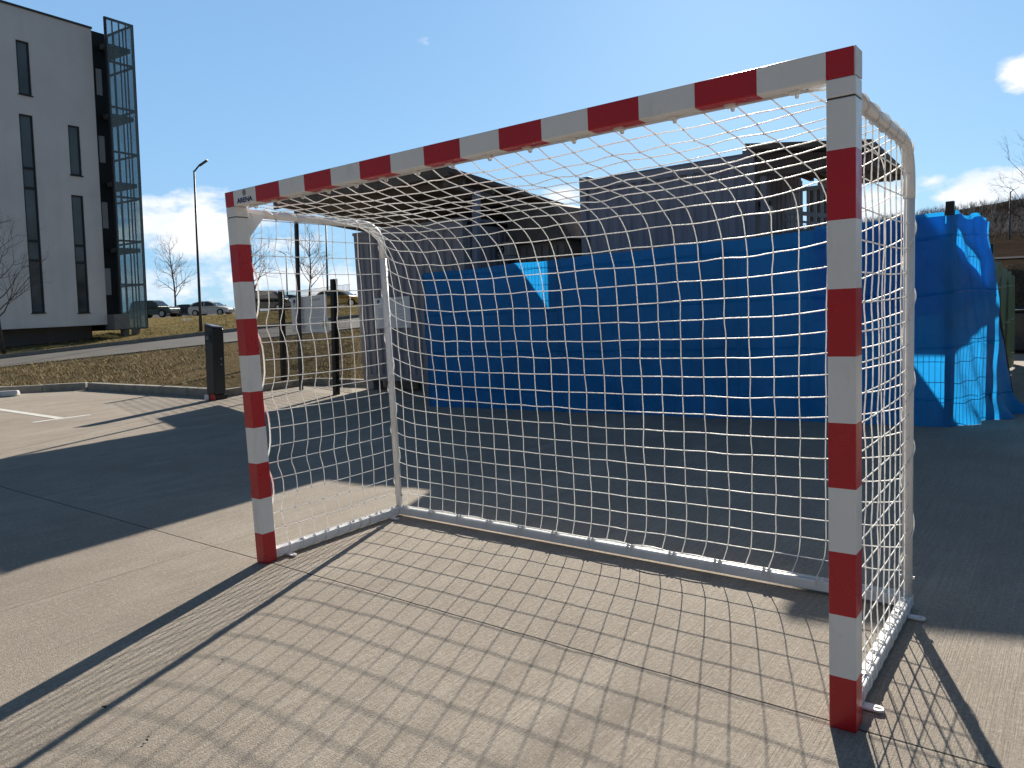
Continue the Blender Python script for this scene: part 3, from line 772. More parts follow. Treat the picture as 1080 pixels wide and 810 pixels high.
can = thing('canopy', 'dark brown flat canopy roof on slim steel posts above the grey cabin', 'canopy', (-9.9, 6.2, 0))
mb = MB()
def slab(mb, c, t):  # quad prism, c: 4 corners (top), thickness t
    mb.add([*[(x, y, z-t) for x, y, z in c], *c], [(3,2,1,0),(4,5,6,7),(0,1,5,4),(1,2,6,5),(2,3,7,6),(3,0,4,7)])
RA = [(-9.65, 6.14, 3.47), (-5.40, 6.14, 3.47), (-5.40, 12.6, 2.86), (-9.65, 12.6, 2.86)]
slab(mb, RA, .07); part(mb, 'roof', M['brownroof'], can)
mb = MB(); mb.box((-9.66, 6.10, 3.34), (-5.38, 6.137, 3.50)); part(mb, 'fascia', M['brownroof'], can)
for k in range(9):
    yy = 6.5+k*.72; zz = 3.47-(yy-6.14)*.0944
    mb = MB(); mb.box((-9.6, yy, zz-.19), (-5.45, yy+.08, zz-.078)); part(mb, 'rafter', M['brownroof'], can)
for px, py_, s_, mt in ((-9.28, 6.30, .030, 'pole'), (-5.47, 6.85, .05, 'downpipe'), (-9.47, 12.3, .045, 'black'), (-5.50, 12.3, .05, 'black')):
    zz = 3.47-(py_-6.14)*.0944-.2
    lean = UPG*zz; lean[2] = 0; mb = MB(); mb.obox(np.array((px-s_, py_-s_, 0))-lean, (2*s_, 0, 0), (0, 2*s_, 0), lean+np.array((0, 0, zz-.005))); part(mb, 'post', M[mt], can, bevel=.006)
for px in (-9.47, -5.49):
    mb = MB(); mb.box((px-.04, 6.16, 3.20), (px+.04, 12.5, 3.265)); 
    mb.v = [(x, y, z-(y-6.14)*.0944) for x, y, z in mb.v]; part(mb, 'beam', M['brownroof'], can)

hut = thing('panel_hut', 'brown panelled hut with an air unit squeezed between the two grey cabins', 'hut', (-5.4, 7.7, 0))
mb = MB(); mb.box((-5.35, 7.62, 0), (-4.32, 11, 2.36)); 
for k in range(7): mb.box((-5.33+.15*k, 7.585, .1), (-5.25+.15*k, 7.618, 2.3))
part(mb, 'wall', M['brownwall'], hut)
mb = MB(); mb.prism([(-5.38, 7.5, 2.365), (-4.135, 7.5, 2.365), (-4.50, 7.5, 2.92), (-4.60, 7.5, 2.97), (-5.38, 7.5, 2.98)], (0, 3.5, 0)); part(mb, 'roof', M['brownroof'], hut)
c = aty(525.5, 263, 7.25); ac = thing('air_unit', 'small beige air conditioning unit with a round fan on the hut wall', 'air conditioner', (c[0], 7.57, c[2]-.2))
mb = MB(); mb.box((c[0]-.09, 7.33, c[2]-.11), (c[0]+.16, 7.56, c[2]+.11)); ab = part(mb, 'casing', M['acbody'], ac, bevel=.015)
mb = MB(); mb.tube([(c[0]-.01, 7.328, c[2]), (c[0]-.01, 7.320, c[2])], .075, 20); fan = part(mb, 'fan_grille', M['black'], ac)
mb = MB()
for k in range(5):
    a = 2*PI*k/5; mb.add([(c[0]-.01, 7.317, c[2]), (c[0]-.01+.06*math.cos(a), 7.315, c[2]+.06*math.sin(a)), (c[0]-.01+.06*math.cos(a+.6), 7.3175, c[2]+.06*math.sin(a+.6))], [(0, 1, 2)])
part(mb, 'fan_blade', M['steel'], fan, ac)
mb = MB(); mb.box((c[0]-.08, 7.35, c[2]-.15), (c[0]+.15, 7.57, c[2]-.113)); part(mb, 'bracket', M['steel'], ac)

con = thing('container', 'tall blue grey corrugated container standing behind the blue tarpaulin', 'container', (-4.1, 7.72, 0))
KX0, KX1, KY0, KY1, KZ = -4.11, -1.38, 7.72, 9.9, 3.22
mb = MB(); mb.box((KX0+.03, KY0+.05, .1), (KX1-.03, KY1, KZ-.04)); corr_wall(mb, (KX0+.09, KY0+.045), (KX1-.09, KY0+.045), .16, KZ-.13, .20, .035, (0, -1)); corr_wall(mb, (KX1-.045, KY0+.1), (KX1-.045, KY1), .16, KZ-.13, .20, .035, (1, 0))
part(mb, 'wall', M['cabin2'], con)
mb = MB()
for x in (KX0, KX1-.11): mb.box((x, KY0-.01, .0), (x+.11, KY0+.12, KZ))
mb.box((KX0+.112, KY0-.008, .02), (KX1-.112, KY0+.04, .16)); mb.box((KX0+.112, KY0-.008, KZ-.13), (KX1-.112, KY0+.04, KZ-.003))
part(mb, 'corner_frame', M['cabin2'], con)
mb = MB(); mb.box((KX0, KY0, KZ+.002), (KX1, KY1, KZ+.025)); part(mb, 'roof', M['cabintrim'], con)
for x in (KX0-.003, KX1-.165):
    mb = MB(); mb.box((x, KY0-.013, KZ-.02), (x+.168, KY0+.15, KZ+.07)); part(mb, 'corner_casting', M['cabintrim'], con, bevel=.012)

# roofed stair landing right of the container
por = thing('porch_roof', 'dark brown porch roof with open sides right of the blue grey container', 'porch', (-.6, 8.5, 0))
mb = MB(); slab(mb, [(-1.36, 7.30, 3.29), (.13, 7.36, 3.10), (-.06, 10.6, 3.13), (-1.36, 10.6, 3.27)], .07); part(mb, 'roof', M['brownroof'], por)
mb = MB(); mb.prism([(-1.30, 7.60, 2.92), (.02, 7.64, 2.80), (.03, 7.64, 3.01), (-1.30, 7.60, 3.205)], (0, .07, 0)); part(mb, 'beam', M['brownroof'], por)
mb = MB(); mb.prism([(-1.30, 10.4, 3.02), (-.10, 10.4, 2.98), (-.10, 10.4, 3.055), (-1.30, 10.4, 3.185)], (0, .07, 0)); part(mb, 'beam', M['brownroof'], por)
for k in range(7):
    t = k/6; a = np.array((-1.25+1.2*t, 7.70, 3.20-.16*t)); 
    mb = MB(); mb.obox(a+np.array((0, 0, -.13)), (.06, 0, 0), (-.1*t, 2.1, -.02), (0, 0, .105-.03*t)); part(mb, 'rafter', M['brownroof'], por)
for px, py_ in ((-1.29, 7.66), (-1.29, 10.4)):
    mb = MB(); mb.box((px, py_, 0), (px+.08, py_+.08, 2.91)); part(mb, 'post', M['cabintrim'], por)
st = thing('staircase', 'grey outside staircase with pale slatted railings under the porch roof', 'stairs', (-.8, 8.5, 0))
mb = MB(); mb.box((-1.2, 8.35, 0), (-.52, 9.6, 2.22)); part(mb, 'landing', M['greypanel'], st)
mb = MB(); mb.box((-1.22, 9.62, 0), (-.86, 9.70, 2.95)); part(mb, 'rear_wall', M['greypanel'], st)
mb = MB()
NS = 7
for k in range(NS):
    x = -.498+k*.20; mb.box((x, 8.6, 0), (x+.198, 9.6, 1.30-(k+1)*1.30/(NS+1)))
part(mb, 'steps', M['greypanel'], st)
mb = MB(); mb.prism([(-.50, 8.50, 0), (1.02, 8.50, 0), (.08, 8.50, 1.49), (-.31, 8.50, 2.10), (-.50, 8.50, 2.14)], (0, .06, 0)); part(mb, 'shade_panel', M['greypanel'], st)  # unseen panel added, its slope cut to cast the tarpaulin's diagonal shade
mb = MB()
mb.box((-1.2, 8.38, 2.74), (-.52, 8.43, 2.79)); mb.obox((-1.2, 8.38, 2.46), (.68, 0, -.14), (0, .05, 0), (0, 0, .055)); mb.obox((-1.2, 8.385, 2.36), (.68, 0, -.14), (0, .04, 0), (0, 0, .03))
for k in range(8): mb.box((-1.18+.09*k, 8.39, 2.222), (-1.145+.09*k, 8.42, 2.738))
part(mb, 'railing', M['rail'], st)
c = aty(828, 218, KY0+.3); lamp_ = thing('wall_lamp', 'small white wall lamp on a dark bracket at the container corner', 'lamp', (KX1+.02, 7.9, 2.35))
zc = aty(828, 219, 7.9)[2]
mb = MB(); mb.box((KX1-.005, 7.86, zc+.05), (KX1+.14, 7.94, zc+.11)); part(mb, 'bracket', M['black'], lamp_)
mb = MB(); mb.prism([(KX1+.03, 7.84, zc-.07), (KX1+.17, 7.84, zc-.07), (KX1+.15, 7.84, zc+.048), (KX1+.05, 7.84, zc+.048)], (0, .12, 0)); part(mb, 'shade', M['whiteplastic'], lamp_, bevel=.008)

# ------------------------------------------------------------------ tarpaulin fence
TP = [(-5.28, 5.43), (-3.15, 5.59), (-1.02, 5.74), (1.10, 5.90)]
tf = mesh_fence('panel_fence', 'dark wire panel fence with black posts holding up the bright blue tarpaulin', TP+[(1.37, 6.50)], 1.93, [1.90, 1.90, 1.93, 2.15, 1.75], .05, .2, .0026, .035)
tm_ = MB(); P = []
NR = 34
def ztop(t): return 1.885+t*.125
A = np.array((-5.31, 5.375)); B_ = np.array((1.125, 5.845)); dA = (B_-A)/np.linalg.norm(B_-A); nA = np.array((dA[1], -dA[0]))
cols = []
for k in range(131):
    t = k/130; p = A+(B_-A)*t; cols.append((p, nA, ztop(t)+.008*math.sin(t*34), .010*math.sin(t*41)+.012*math.sin(t*17+1), 0., t))
C0 = B_.copy(); C1 = np.array((1.62, 6.98)); dC = (C1-C0)/np.linalg.norm(C1-C0); nC = np.array((dC[1], -dC[0]))
for k in range(1, 41):
    t = k/40; p = None
    cols.append((p, nC if k > 2 else (nA+nC)/np.linalg.norm(nA+nC), 2.01+.02*math.sin(t*11)-.03*t, .012*math.sin(t*7+.5)*min(1, t*4), t, 1.))
for r in range(NR+1):
    s = r/NR; row = []
    for (p, n, zt_, off, tc_, t) in cols:
        z = .001+(zt_-.001)*s
        if p is None: p = C0+(C1-C0)*tc_*float(np.interp(z, [0, .3, 1., 1.9], [1., .80, .60, .46]))
        o = off*(math.sin(s*PI)*.8+.35)
        if tc_ > .55: o += (tc_-.55)*.06*math.sin(s*PI*.9)          # loose end bulges out
        if s < .10: o += (.10-s)*1.1*(.5+.5*math.sin(t*23+tc_*15))*(.35+tc_*1.6)   # foot of the sheet spreads on the ground
        o += .010*math.sin(z*7+t*53+tc_*21)+.006*math.sin(z*15+t*91)
        o += .030*math.exp(-((z-(.3+1.5*((t*7) % 1)))/.12)**2)*.35*math.sin(t*60)
        q = p+n*(o+.012); row.append((q[0], q[1], z))
    P.append(row)
tm_.grid(P)
tarp = tag(tm_.build('tarpaulin', M['tarp'], smooth=True, loc=(-2, 5.6, 0)), 'bright blue tarpaulin stretched along the panel fence and round its corner', 'tarpaulin')
# a folded second layer hangs behind the corner, leaving a narrow slit
fl = MB(); P2 = []; KK = np.linspace(106, len(P[0])-1.01, 260)
for r in range(101):
    row = []
    for k in KK:
        z0, z1 = 1.08+.2*max(0, k-131)/40, 2.03
        s_ = (z0+(z1-z0)*r/100-.001)/1.99*NR; i = min(NR-1, int(s_)); j = int(k)
        f = lambda ii: np.array(P[ii][j])*(1-k+j)+np.array(P[ii][j+1])*(k-j)
        row.append(f(i)*(1-s_+i)+f(i+1)*(s_-i)+np.array((-.030, .030, 0)))
    P2.append(row)
C2 = len(KK); fs = []
for i in range(100):
    for j in range(C2-1):
        k = KK[j]; zc_ = P2[i][j][2]
        if 136 < k < 160 and abs(zc_-(1.87-.0125*(k-133))) < .075: continue
        if 129 < k < 131 and zc_ > 1.80+.085*(131-k): continue
        fs.append((i*C2+j, i*C2+j+1, (i+1)*C2+j+1, (i+1)*C2+j))
fl.add([tuple(q) for row in P2 for q in row], fs)
fo = fl.build('folded_layer', M['tarp'], tarp, smooth=True, loc=(-2, 5.6, 0))
# dark plank leaning at the loose end and the green covered fence behind
a = atz(1068.5, 424, 0); mb = MB()
mb.obox((1.49, 7.16, 0), (.09, .02, 0), (0, .03, 0), (-.17, .03, 1.12)); tag(mb.build('edge_plank', M['black'], loc=(1.49, 7.16, 0), bevel=.005), 'narrow black plank leaning behind the loose end of the blue tarpaulin', 'plank')
gf = thing('covered_fence', 'dark green sheet covered fence running away behind the blue tarpaulin', 'fence', (1.3, 7.4, 0))
P = []
for r in range(15):
    s = r/14; row = []
    for k in range(61):
        t = k/60; y = 7.15+5.4*t; x = 1.30-.06*t+.03*math.sin(y*6)+.012*math.sin(y*17+s*5); z = .03+(1.64-.25*t+.02*math.sin(y*3))*s
        row.append((x, y, z))
    P.append(row)
mb = MB(); mb.grid(P); part(mb, 'sheet', M['greentarp'], gf, smooth=True)
for k in range(4):
    y = 7.25+1.72*k; mb = MB(); mb.box((1.19-.02*k, y-.03, 0), (1.25-.02*k, y+.03, 1.66-.08*k)); part(mb, 'fence_post', M['black'], gf)

# wheelie bin at the right edge
c = atz(1082, 372, 0); bn = thing('wheeled_bin', 'dark blue grey wheeled bin standing at the far right beyond the green fence', 'bin', tuple(c))
mb = MB(); x, y = c[:2]
vs = [(x-.24, y-.27, .06), (x+.24, y-.27, .06), (x+.24, y+.27, .06), (x-.24, y+.27, .06), (x-.29, y-.34, .78), (x+.29, y-.34, .78), (x+.29, y+.34, .78), (x-.29, y+.34, .78)]
mb.add(vs, [(3,2,1,0),(4,5,6,7),(0,1,5,4),(1,2,6,5),(2,3,7,6),(3,0,4,7)]); part(mb, 'body', M['cargrey'], bn, bevel=.03)
mb = MB(); mb.prism([(x-.31, y-.37, .783), (x+.31, y-.37, .783), (x+.31, y+.38, .83), (x-.31, y+.38, .83)], (0, 0, .05)); part(mb, 'lid', M['tyre'], bn, bevel=.015)
for s in (-1, 1): mb = MB(); mb.tube([(x+s*.22, y+.3, .1), (x+s*.28, y+.3, .1)], .1, 14); part(mb, 'wheel', M['tyre'], bn)

# ------------------------------------------------------------------ hillside at the right
UH = np.linspace(640, 1500, 60)
def crest(u): return 232-(u-950)*.17 if u < 1000 else 223.5-(u-1000)*.16
rows_h = []
for u in UH:
    colh = []
    h_ = hor(u)
    for D, v in ((18.5, None), (26, 284), (32, 276), (34, 274), (60, 262), (85, 250), (105, 238), (125, crest(u)), (160, crest(u)-2), (230, crest(u)+8)):
        p = atD(u, h_, D); p[2] = .0 if v is None else CAM[2]+(hor(1020)-v-(0 if v is None else .10*(u-1020)*0))*D/FOC
        if v is not None and D >= 125: p[2] = CAM[2]+(hor(u)-v)*min(D, 125)/FOC
        colh.append(p)
    rows_h.append(colh)
P = []
NSUB = 6
for k in range(9):
    for q in range(NSUB):
        t = q/NSUB; P.append([c[k]*(1-t)+c[k+1]*t for c in rows_h])
P.append([c[9] for c in rows_h])
P = [[p+np.array((0, 0, .35*vnoise(p[0]*.12, p[1]*.12)*min(1, max(0, (p[1]-40)/30)))) for p in row] for row in P]
mb = MB(); mb.grid(P); struct(mb.build('hillside', M['hill'], smooth=True))
PH = P
rs_ = MB(); rs_.grid([[q+np.array((0, 0, .05)) for q in PH[i]] for i in range(2*NSUB, 3*NSUB+1)]); struct(rs_.build('hill_road', M['hillroad'], smooth=True))
# soil bank at the far end of the yard
mb = MB(); P = []
for r, (dy, z) in enumerate(((0, 0.), (.5, .7), (1.1, 1.35), (1.8, 1.62), (3.2, 1.66), (5, 1.2))):
    P.append([(x, 14.6+dy+.25*math.sin(x*1.3+r), z+.12*vnoise(x*1.7, dy*3)*(r > 0)) for x in np.linspace(-3, 14, 70)])
mb.grid(P); struct(mb.build('soil_bank', M['soil'], smooth=True))
# scrub on the hill (uncountable)
def twigclump(mb, p, h, n, spread):
    for _ in range(n):
        th = RNG.uniform(0, 2*PI); l = h*RNG.uniform(.5, 1.15); le = RNG.uniform(.05, spread)
        o = p+np.array((RNG.normal(0, .15*h), RNG.normal(0, .15*h), -.05)); tip = o+np.array((math.cos(th)*le*l, math.sin(th)*le*l, l))
        mid = (o+tip)/2+RNG.normal(0, .06*l, 3); wv = np.array((-math.sin(th), math.cos(th), 0))*.022*h*RNG.uniform(.5, 1.)
        mb.add([o-wv, o+wv, mid+wv*.6, tip, mid-wv*.6], [(0, 1, 2, 3, 4)])
        for _k in range(2):
            th2 = RNG.uniform(0, 2*PI); t2 = mid+np.array((math.cos(th2)*.3*l, math.sin(th2)*.3*l, .35*l)); mb.add([mid-wv*.5, mid+wv*.5, t2], [(0, 1, 2)])
sc1 = MB(); sc2 = MB()
R = len(PH); C = len(PH[0])
for _ in range(7000):
    i = RNG.integers(5*NSUB-2, 8*NSUB); j = RNG.integers(0, C-1); a, b = RNG.random(2)
    p = PH[i][j]*(1-a)*(1-b)+PH[i+1][j]*a*(1-b)+PH[i][j+1]*(1-a)*b+PH[i+1][j+1]*a*b
    dens = (i-5*NSUB+2)/(3*NSUB)
    if RNG.random() > .25+.9*dens: continue
    twigclump(sc1 if RNG.random() < .72 else sc2, p, RNG.uniform(.5, 1.9), 8, .8)
stuff(sc1.build('hill_scrub', M['twig'])); stuff(sc2.build('hill_scrub', M['evergreen']))
# far wooded ridge at the left horizon
P = []
for D, hz in ((300, 0.), (330, 9.), (420, 12.)):
    P.append([])
    for u in np.linspace(-700, 620, 160):
        p = atD(u, hor(u), D); p[2] = hz*(.62+.28*math.sin(u*.013+1)+.16*vnoise(u*.11, D)+.10*vnoise(u*.4, 2.))+(2 if hz else -1)
        if u < 200: p[2] *= max(.25, 1-(200-u)/500)
        P[-1].append(p)
mb = MB(); mb.grid(P); struct(mb.build('far_hills', simple('far_wood', (.075, .07, .072), .95, .3, .05)))

# ------------------------------------------------------------------ bare trees
def bare_tree(name, label, basep, h, seed, r0=None, group='bare winter trees', spread=.55, levels=4):
    rg = np.random.default_rng(seed); th = thing(name, label, 'tree', tuple(basep), group)
    base_ = np.array(basep, float); r0 = r0 or h*.013
    tr = MB(); br = MB(); tw = MB()
    lean = rg.normal(0, .03, 2)
    NT_ = 12; trunk = [base_+np.array((lean[0]*h*t+.015*h*math.sin(t*7+seed), lean[1]*h*t, 0))+UPG*h*.92*t for t in np.linspace(0, 1, NT_)]
    tr.tube(trunk, [r0*(1-.85*t) for t in np.linspace(0, 1, NT_)], 7)
    def grow(mb, o, d, l, r, lev):
        n = 5; p = [o]; dd = d.copy()
        for k in range(n):
            dd = dd+rg.normal(0, .10, 3)+np.array((0, 0, .06)); dd /= np.linalg.norm(dd); p.append(p[-1]+dd*l/n)
        (br if lev <= 1 else tw).tube(p, [r*(1-.75*k/n) for k in range(n+1)], 4 if lev > 1 else 5, cap=False)
        if lev >= levels-1: return
        for k in range(4 if lev < 2 else 3):
            t = rg.uniform(.25, .95); i = min(n-1, int(t*n)); q = p[i]+(p[i+1]-p[i])*(t*n-i)
            a = rg.normal(0, 1, 3); a -= dd*np.dot(a, dd); a /= np.linalg.norm(a)
            nd = dd*.75+a*.6; nd /= np.linalg.norm(nd)
            grow(mb, q, nd, l*rg.uniform(.4, .62), r*.45, lev+1)
    NB = 19
    for k in range(NB):
        t = .27+.70*k/(NB-1); i = min(NT_-2, int(t*(NT_-1))); q = trunk[i]+(trunk[i+1]-trunk[i])*(t*(NT_-1)-i)
        a = k*2.4+rg.uniform(-.5, .5); up = .55+.5*t
        d = np.array((math.cos(a), math.sin(a), up)); d /= np.linalg.norm(d)
        grow(br, q, d, h*spread*(1.1-.8*t)*rg.uniform(.6, .95), r0*.42*(1.15-.85*t), 0)
    part(tr, 'trunk', M['bark'], th, smooth=True); part(br, 'branches', M['bark'], th, smooth=True); part(tw, 'twigs', M['bark'], th)
    return th
def ground_at(u, D, z): return node(u, D, z)
bare_tree('bare_tree', 'bare tree cut by the left picture edge, before the white office block', node(1.5, 31.5, .40), 6.3, 3, .075)
bare_tree('bare_tree', 'bare tree between the glazed stair tower and the tall street lamp, behind parked cars', node(187, 80, 1.95), 8.6, 5, .13)
bare_tree('bare_tree', 'bare tree seen just right of the left goal post, beyond the mesh fence', node(272, 66, 1.95), 7.6, 8, .12)
bare_tree('bare_tree', 'bare tree seen above the fence notice board', node(327, 66, 1.98), 7.3, 11, .12)
bare_tree('bare_tree', 'young bare tree at the right picture edge on the hillside', np.array([*atD(1094, hor(1094), 34)[:2], 1.9]), 6.0, 14, .07, 'bare winter trees', .7)

# ------------------------------------------------------------------ street lamps
def lamp_post(label, u, vb, vt, D, arm_u, group='street lamps', zb=None, r=.075):
    b_ = atD(u, vb, D); top = atD(u, vt, D); zt_ = top[2]
    if zb is not None: b_[2] = zb
    tilt = UPG if u < 600 else np.array((0, 0, 1.))
    th = thing('street_lamp', label, 'street lamp', tuple(b_), group)
    mb = MB(); mb.tube([b_-tilt*.2, b_+tilt, b_+tilt*(zt_-b_[2])], [r*1.3, r, r*.62], 10); part(mb, 'pole', M['pole'], th, smooth=True)
    e = b_+tilt*(zt_-b_[2]); ad = R_*arm_u; ad = np.array((ad[0], ad[1], 0))
    mb = MB(); mb.tube([e-np.array((0, 0, .05)), e+ad*.35+np.array((0, 0, .22))], r*.55, 8); part(mb, 'arm', M['pole'], th, smooth=True)
    p = e+ad*.35+np.array((0, 0, .22)); mb = MB(); sd = np.cross(ad/np.linalg.norm(ad), (0, 0, 1))*.10
    mb.obox(p-sd-np.array((0, 0, .05)), ad*.55+np.array((0, 0, .24)), sd*2, (0, 0, .07)); hd = part(mb, 'lamp_head', M['pole'], th, bevel=.02)
    return th
lamp_post('tall dark street lamp on the grass bank, left of the goal', 212, 349, 183, 36, .75, r=.068)
lamp_post('small far street lamp seen through the left side net, nearest the left goal post', 303.5, 326, 269, 88, -.9, r=.09)
lamp_post('street lamp rising behind the notice board on the mesh fence', 346, 325, 229, 62, -.9, r=.09)
lamp_post('street lamp on the hillside near the right picture edge', 1064.5, 262, 203, 75, .9, zb=float(CAM[2]+(hor(1064)-262)*75/FOC), r=.09)
mk = thing('marker_post', 'short marker post with two small white plates on the grass bank', 'marker', tuple(node(196, 46, 1.35)))
p = atD(196, 341, 46); 
for dx in (-.16, .16):
    mb = MB(); q = p+R_*dx; mb.obox(q+np.array((0, 0, -.05)), R_*.2*.9, (0, .02, 0), (0, 0, .34)); part(mb, 'plate', M['whiteplastic'], mk)
mb = MB(); mb.tube([p+R_*.05+np.array((0, .03, -.95)), p+R_*.05+np.array((0, .03, .1))], .03, 6); part(mb, 'stake', M['pole'], mk)

# ------------------------------------------------------------------ parked cars
def make_car(name, label, c, head, mat, kind='hatch', L=4.2, W=1.75, H=1.48, group='parked cars on the bank'):
    th = thing(name, label, 'car', (0, 0, 0), group); ORIG[th.name] = (0, 0, 0)
    if kind == 'hatch':
        low = [(-2.08, .34), (-2.12, .62), (-2.02, .86), (-1.9, .95), (-.2, .93), (.95, .90), (1.75, .78), (2.02, .66), (2.08, .45), (2.02, .28), (1.0, .2), (-1.9, .22)]
        gl = [(-1.98, .93), (-1.55, 1.34), (-.9, 1.47), (.05, 1.46), (.45, 1.32), (1.12, .89)]
    elif kind == 'suv':
        low = [(-2.1, .42), (-2.14, .8), (-2.06, 1.02), (-.2, 1.03), (.85, 1.03), (1.9, .96), (2.08, .8), (2.12, .5), (2.02, .36), (1.0, .3), (-1.9, .3)]
        gl = [(-2.08, 1.02), (-1.92, 1.55), (-1.5, 1.68), (.1, 1.67), (.42, 1.58), (1.0, 1.02)]
    elif kind == 'van':
        low = [(-2.25, .4), (-2.3, 1.1), (-.2, 1.15), (1.3, 1.12), (2.1, .98), (2.26, .8), (2.3, .5), (2.2, .34), (-2.1, .3)]
        gl = [(-2.28, 1.1), (-2.22, 1.85), (-2.0, 1.95), (.6, 1.95), (.95, 1.85), (1.6, 1.1)]
    else:
        low = [(-2.2, .36), (-2.25, .66), (-2.15, .9), (-1.2, .95), (-.2, .93), (.95, .90), (1.85, .78), (2.15, .64), (2.2, .42), (2.1, .26), (-2.05, .24)]
        gl = [(-1.75, .94), (-1.0, 1.36), (-.5, 1.43), (.2, 1.42), (.5, 1.33), (1.25, .88)]
    sx_ = L/4.2; sz = H/{'hatch': 1.48, 'suv': 1.68, 'van': 1.95, 'sedan': 1.43}[kind]
    # body: cross-sections narrowing to the top and towards bumpers
    def lof(poly, w0, w1, zr, name, mt, inset=0., parent=None):
        zs = [z for _, z in poly]; z0, z1 = min(zs), max(zs); n = len(poly); vs = []
        for s in (-1, 1):
            for x, z in poly:
                t = (z-z0)/(z1-z0); wd = (w0+(w1-w0)*t)*(1-.10*max(0, abs(x)/2.1-.75)/.25)
                vs.append((x*sx_, s*wd/2, z*sz))
        fs = [tuple(range(n)), tuple(range(2*n-1, n-1, -1))]+[(i, i+n, (i+1) % n+n, (i+1) % n) for i in range(n)]
        mb = MB(); mb.add(vs, fs); return part(mb, name, mt, parent or th, th, bevel=.05, seg=3, smooth=False)
    body = lof(low, W, W*.97, 0, 'body', mat)
    cabn = lof(gl, W*.93, W*.74, 0, 'cabin', mat)
    # side windows, windscreen and rear window stand a few mm proud
    zs = [z for _, z in gl]; z0, z1 = min(zs), max(zs)
    cxg = sum(x for x, _ in gl)/len(gl); czg = (z0+z1)/2
    for s in (-1, 1):
        q = [(x*.86+cxg*.14, z*.74+czg*.26) for x, z in gl]; xm = .55*q[0][0]+.45*q[-1][0]+.2
        for lo, hi in ((-9, xm-.04), (xm+.04, 9)):
            pp = clip_poly(q, lo, hi)
            if len(pp) < 3: continue
            vs = []
            for x, z in pp:
                t = (z-z0)/(z1-z0); vs.append((x*sx_, s*((W*.93+(W*.74-W*.93)*t)/2+.006), z*sz))
            mb = MB(); mb.prism(vs, (0, s*.004, 0)); part(mb, 'side_window', M['carglass'], cabn, th)
    for a, b in ((gl[-1], gl[-2]), (gl[0], gl[1])):
        sg = 1 if a[0] > 0 else -1
        vs = []
        for (x, z), t, ww in ((a, .12, .84), (b, .05, .68)):
            x2 = a[0]+(b[0]-a[0])*(.10 if (x, z) == a else .92); z2 = a[1]+(b[1]-a[1])*(.10 if (x, z) == a else .92)
            for s in (-1, 1): vs.append(((x2+sg*.012)*sx_, s*W*ww/2, (z2+.012)*sz))
        mb = MB(); mb.prism([vs[0], vs[1], vs[3], vs[2]], (sg*.004, 0, .004)); part(mb, 'windscreen' if sg > 0 else 'rear_window', M['carglass'], cabn, th)
    wr = .33*sz if kind != 'suv' else .37
    for x in (-1.28, 1.30):
        for s in (-1, 1):
            mb = MB(); yy = s*(W/2-.09); mb.tube([(x*sx_, yy-s*.1, wr), (x*sx_, yy+s*.11, wr)], wr, 18); wh = part(mb, 'wheel', M['tyre'], th)
            mb = MB(); mb.tube([(x*sx_, yy+s*.112, wr), (x*sx_, yy+s*.122, wr)], wr*.62, 14); part(mb, 'rim', M['rim'], wh, th)
    for s in (-1, 1):
        xh = low[-4][0] if kind == 'hatch' else low[-4][0]; zb_ = {'hatch': .66, 'suv': .80, 'van': .85, 'sedan': .64}[kind]
        mb = MB(); mb.obox(((2.0)*sx_, s*W*.36-.16, (zb_-.07)*sz), (.09, 0, 0), (0, .32, 0), (-.05, 0, .13)); part(mb, 'headlight', M['lamp'], body, th, bevel=.02)
        mb = MB(); mb.obox((.95*sx_, s*W*.49-.04, .93*sz), (.14, 0, 0), (0, s*.2, 0), (0, 0, .13)); part(mb, 'mirror', mat, body, th, bevel=.03)
    mb = MB(); mb.box((2.0*sx_, -W*.3, .36*sz), (2.115*sx_, W*.3, .52*sz)); part(mb, 'grille', M['black'], body, th)
    th.location = tuple(c); th.rotation_euler = (0, 0, head); return th
def clip_poly(q, lo, hi):
    def half(poly, f):
        out = []
        for i in range(len(poly)):
            a, b = poly[i], poly[(i+1) % len(poly)]; fa, fb = f(a), f(b)
            if fa >= 0: out.append(a)
            if fa*fb < 0: t = fa/(fa-fb); out.append((a[0]+(b[0]-a[0])*t, a[1]+(b[1]-a[1])*t))
        return out
    return half(half(q, lambda p: p[0]-lo), lambda p: hi-p[0])
HR = math.atan2(R_[1], R_[0])
make_car('parked_car', 'white hatchback parked on the bank, right of the tall street lamp', node(224.5, 74, 1.90), HR-.12, M['carwhite'], 'hatch', 4.2)
make_car('parked_car', 'dark green sport utility car parked partly behind the glazed stair tower', node(165, 71, 1.94), HR-.18, M['cargreen'], 'suv', 4.3, 1.82, 1.68)
make_car('parked_car', 'dark grey saloon half hidden between the green and white cars', node(200, 84, 1.95), HR+.1, M['cargrey'], 'sedan', 4.4, 1.78, 1.45)
make_car('parked_car', 'black van beyond the mesh fence, just right of the left goal post', node(283, 62, 1.92), HR-.1, M['carblack'], 'van', 4.4, 1.85, 1.75)
make_car('parked_car', 'black saloon parked right of the black van beyond the mesh fence', node(309, 66, 1.92), HR-.1, M['carblack'], 'sedan', 4.4, 1.78, 1.43)
make_car('parked_car', 'yellow hatchback seen between the notice board and the grey cabin', node(360, 62, 1.98), HR-.15, M['caryellow'], 'hatch', 4.1)

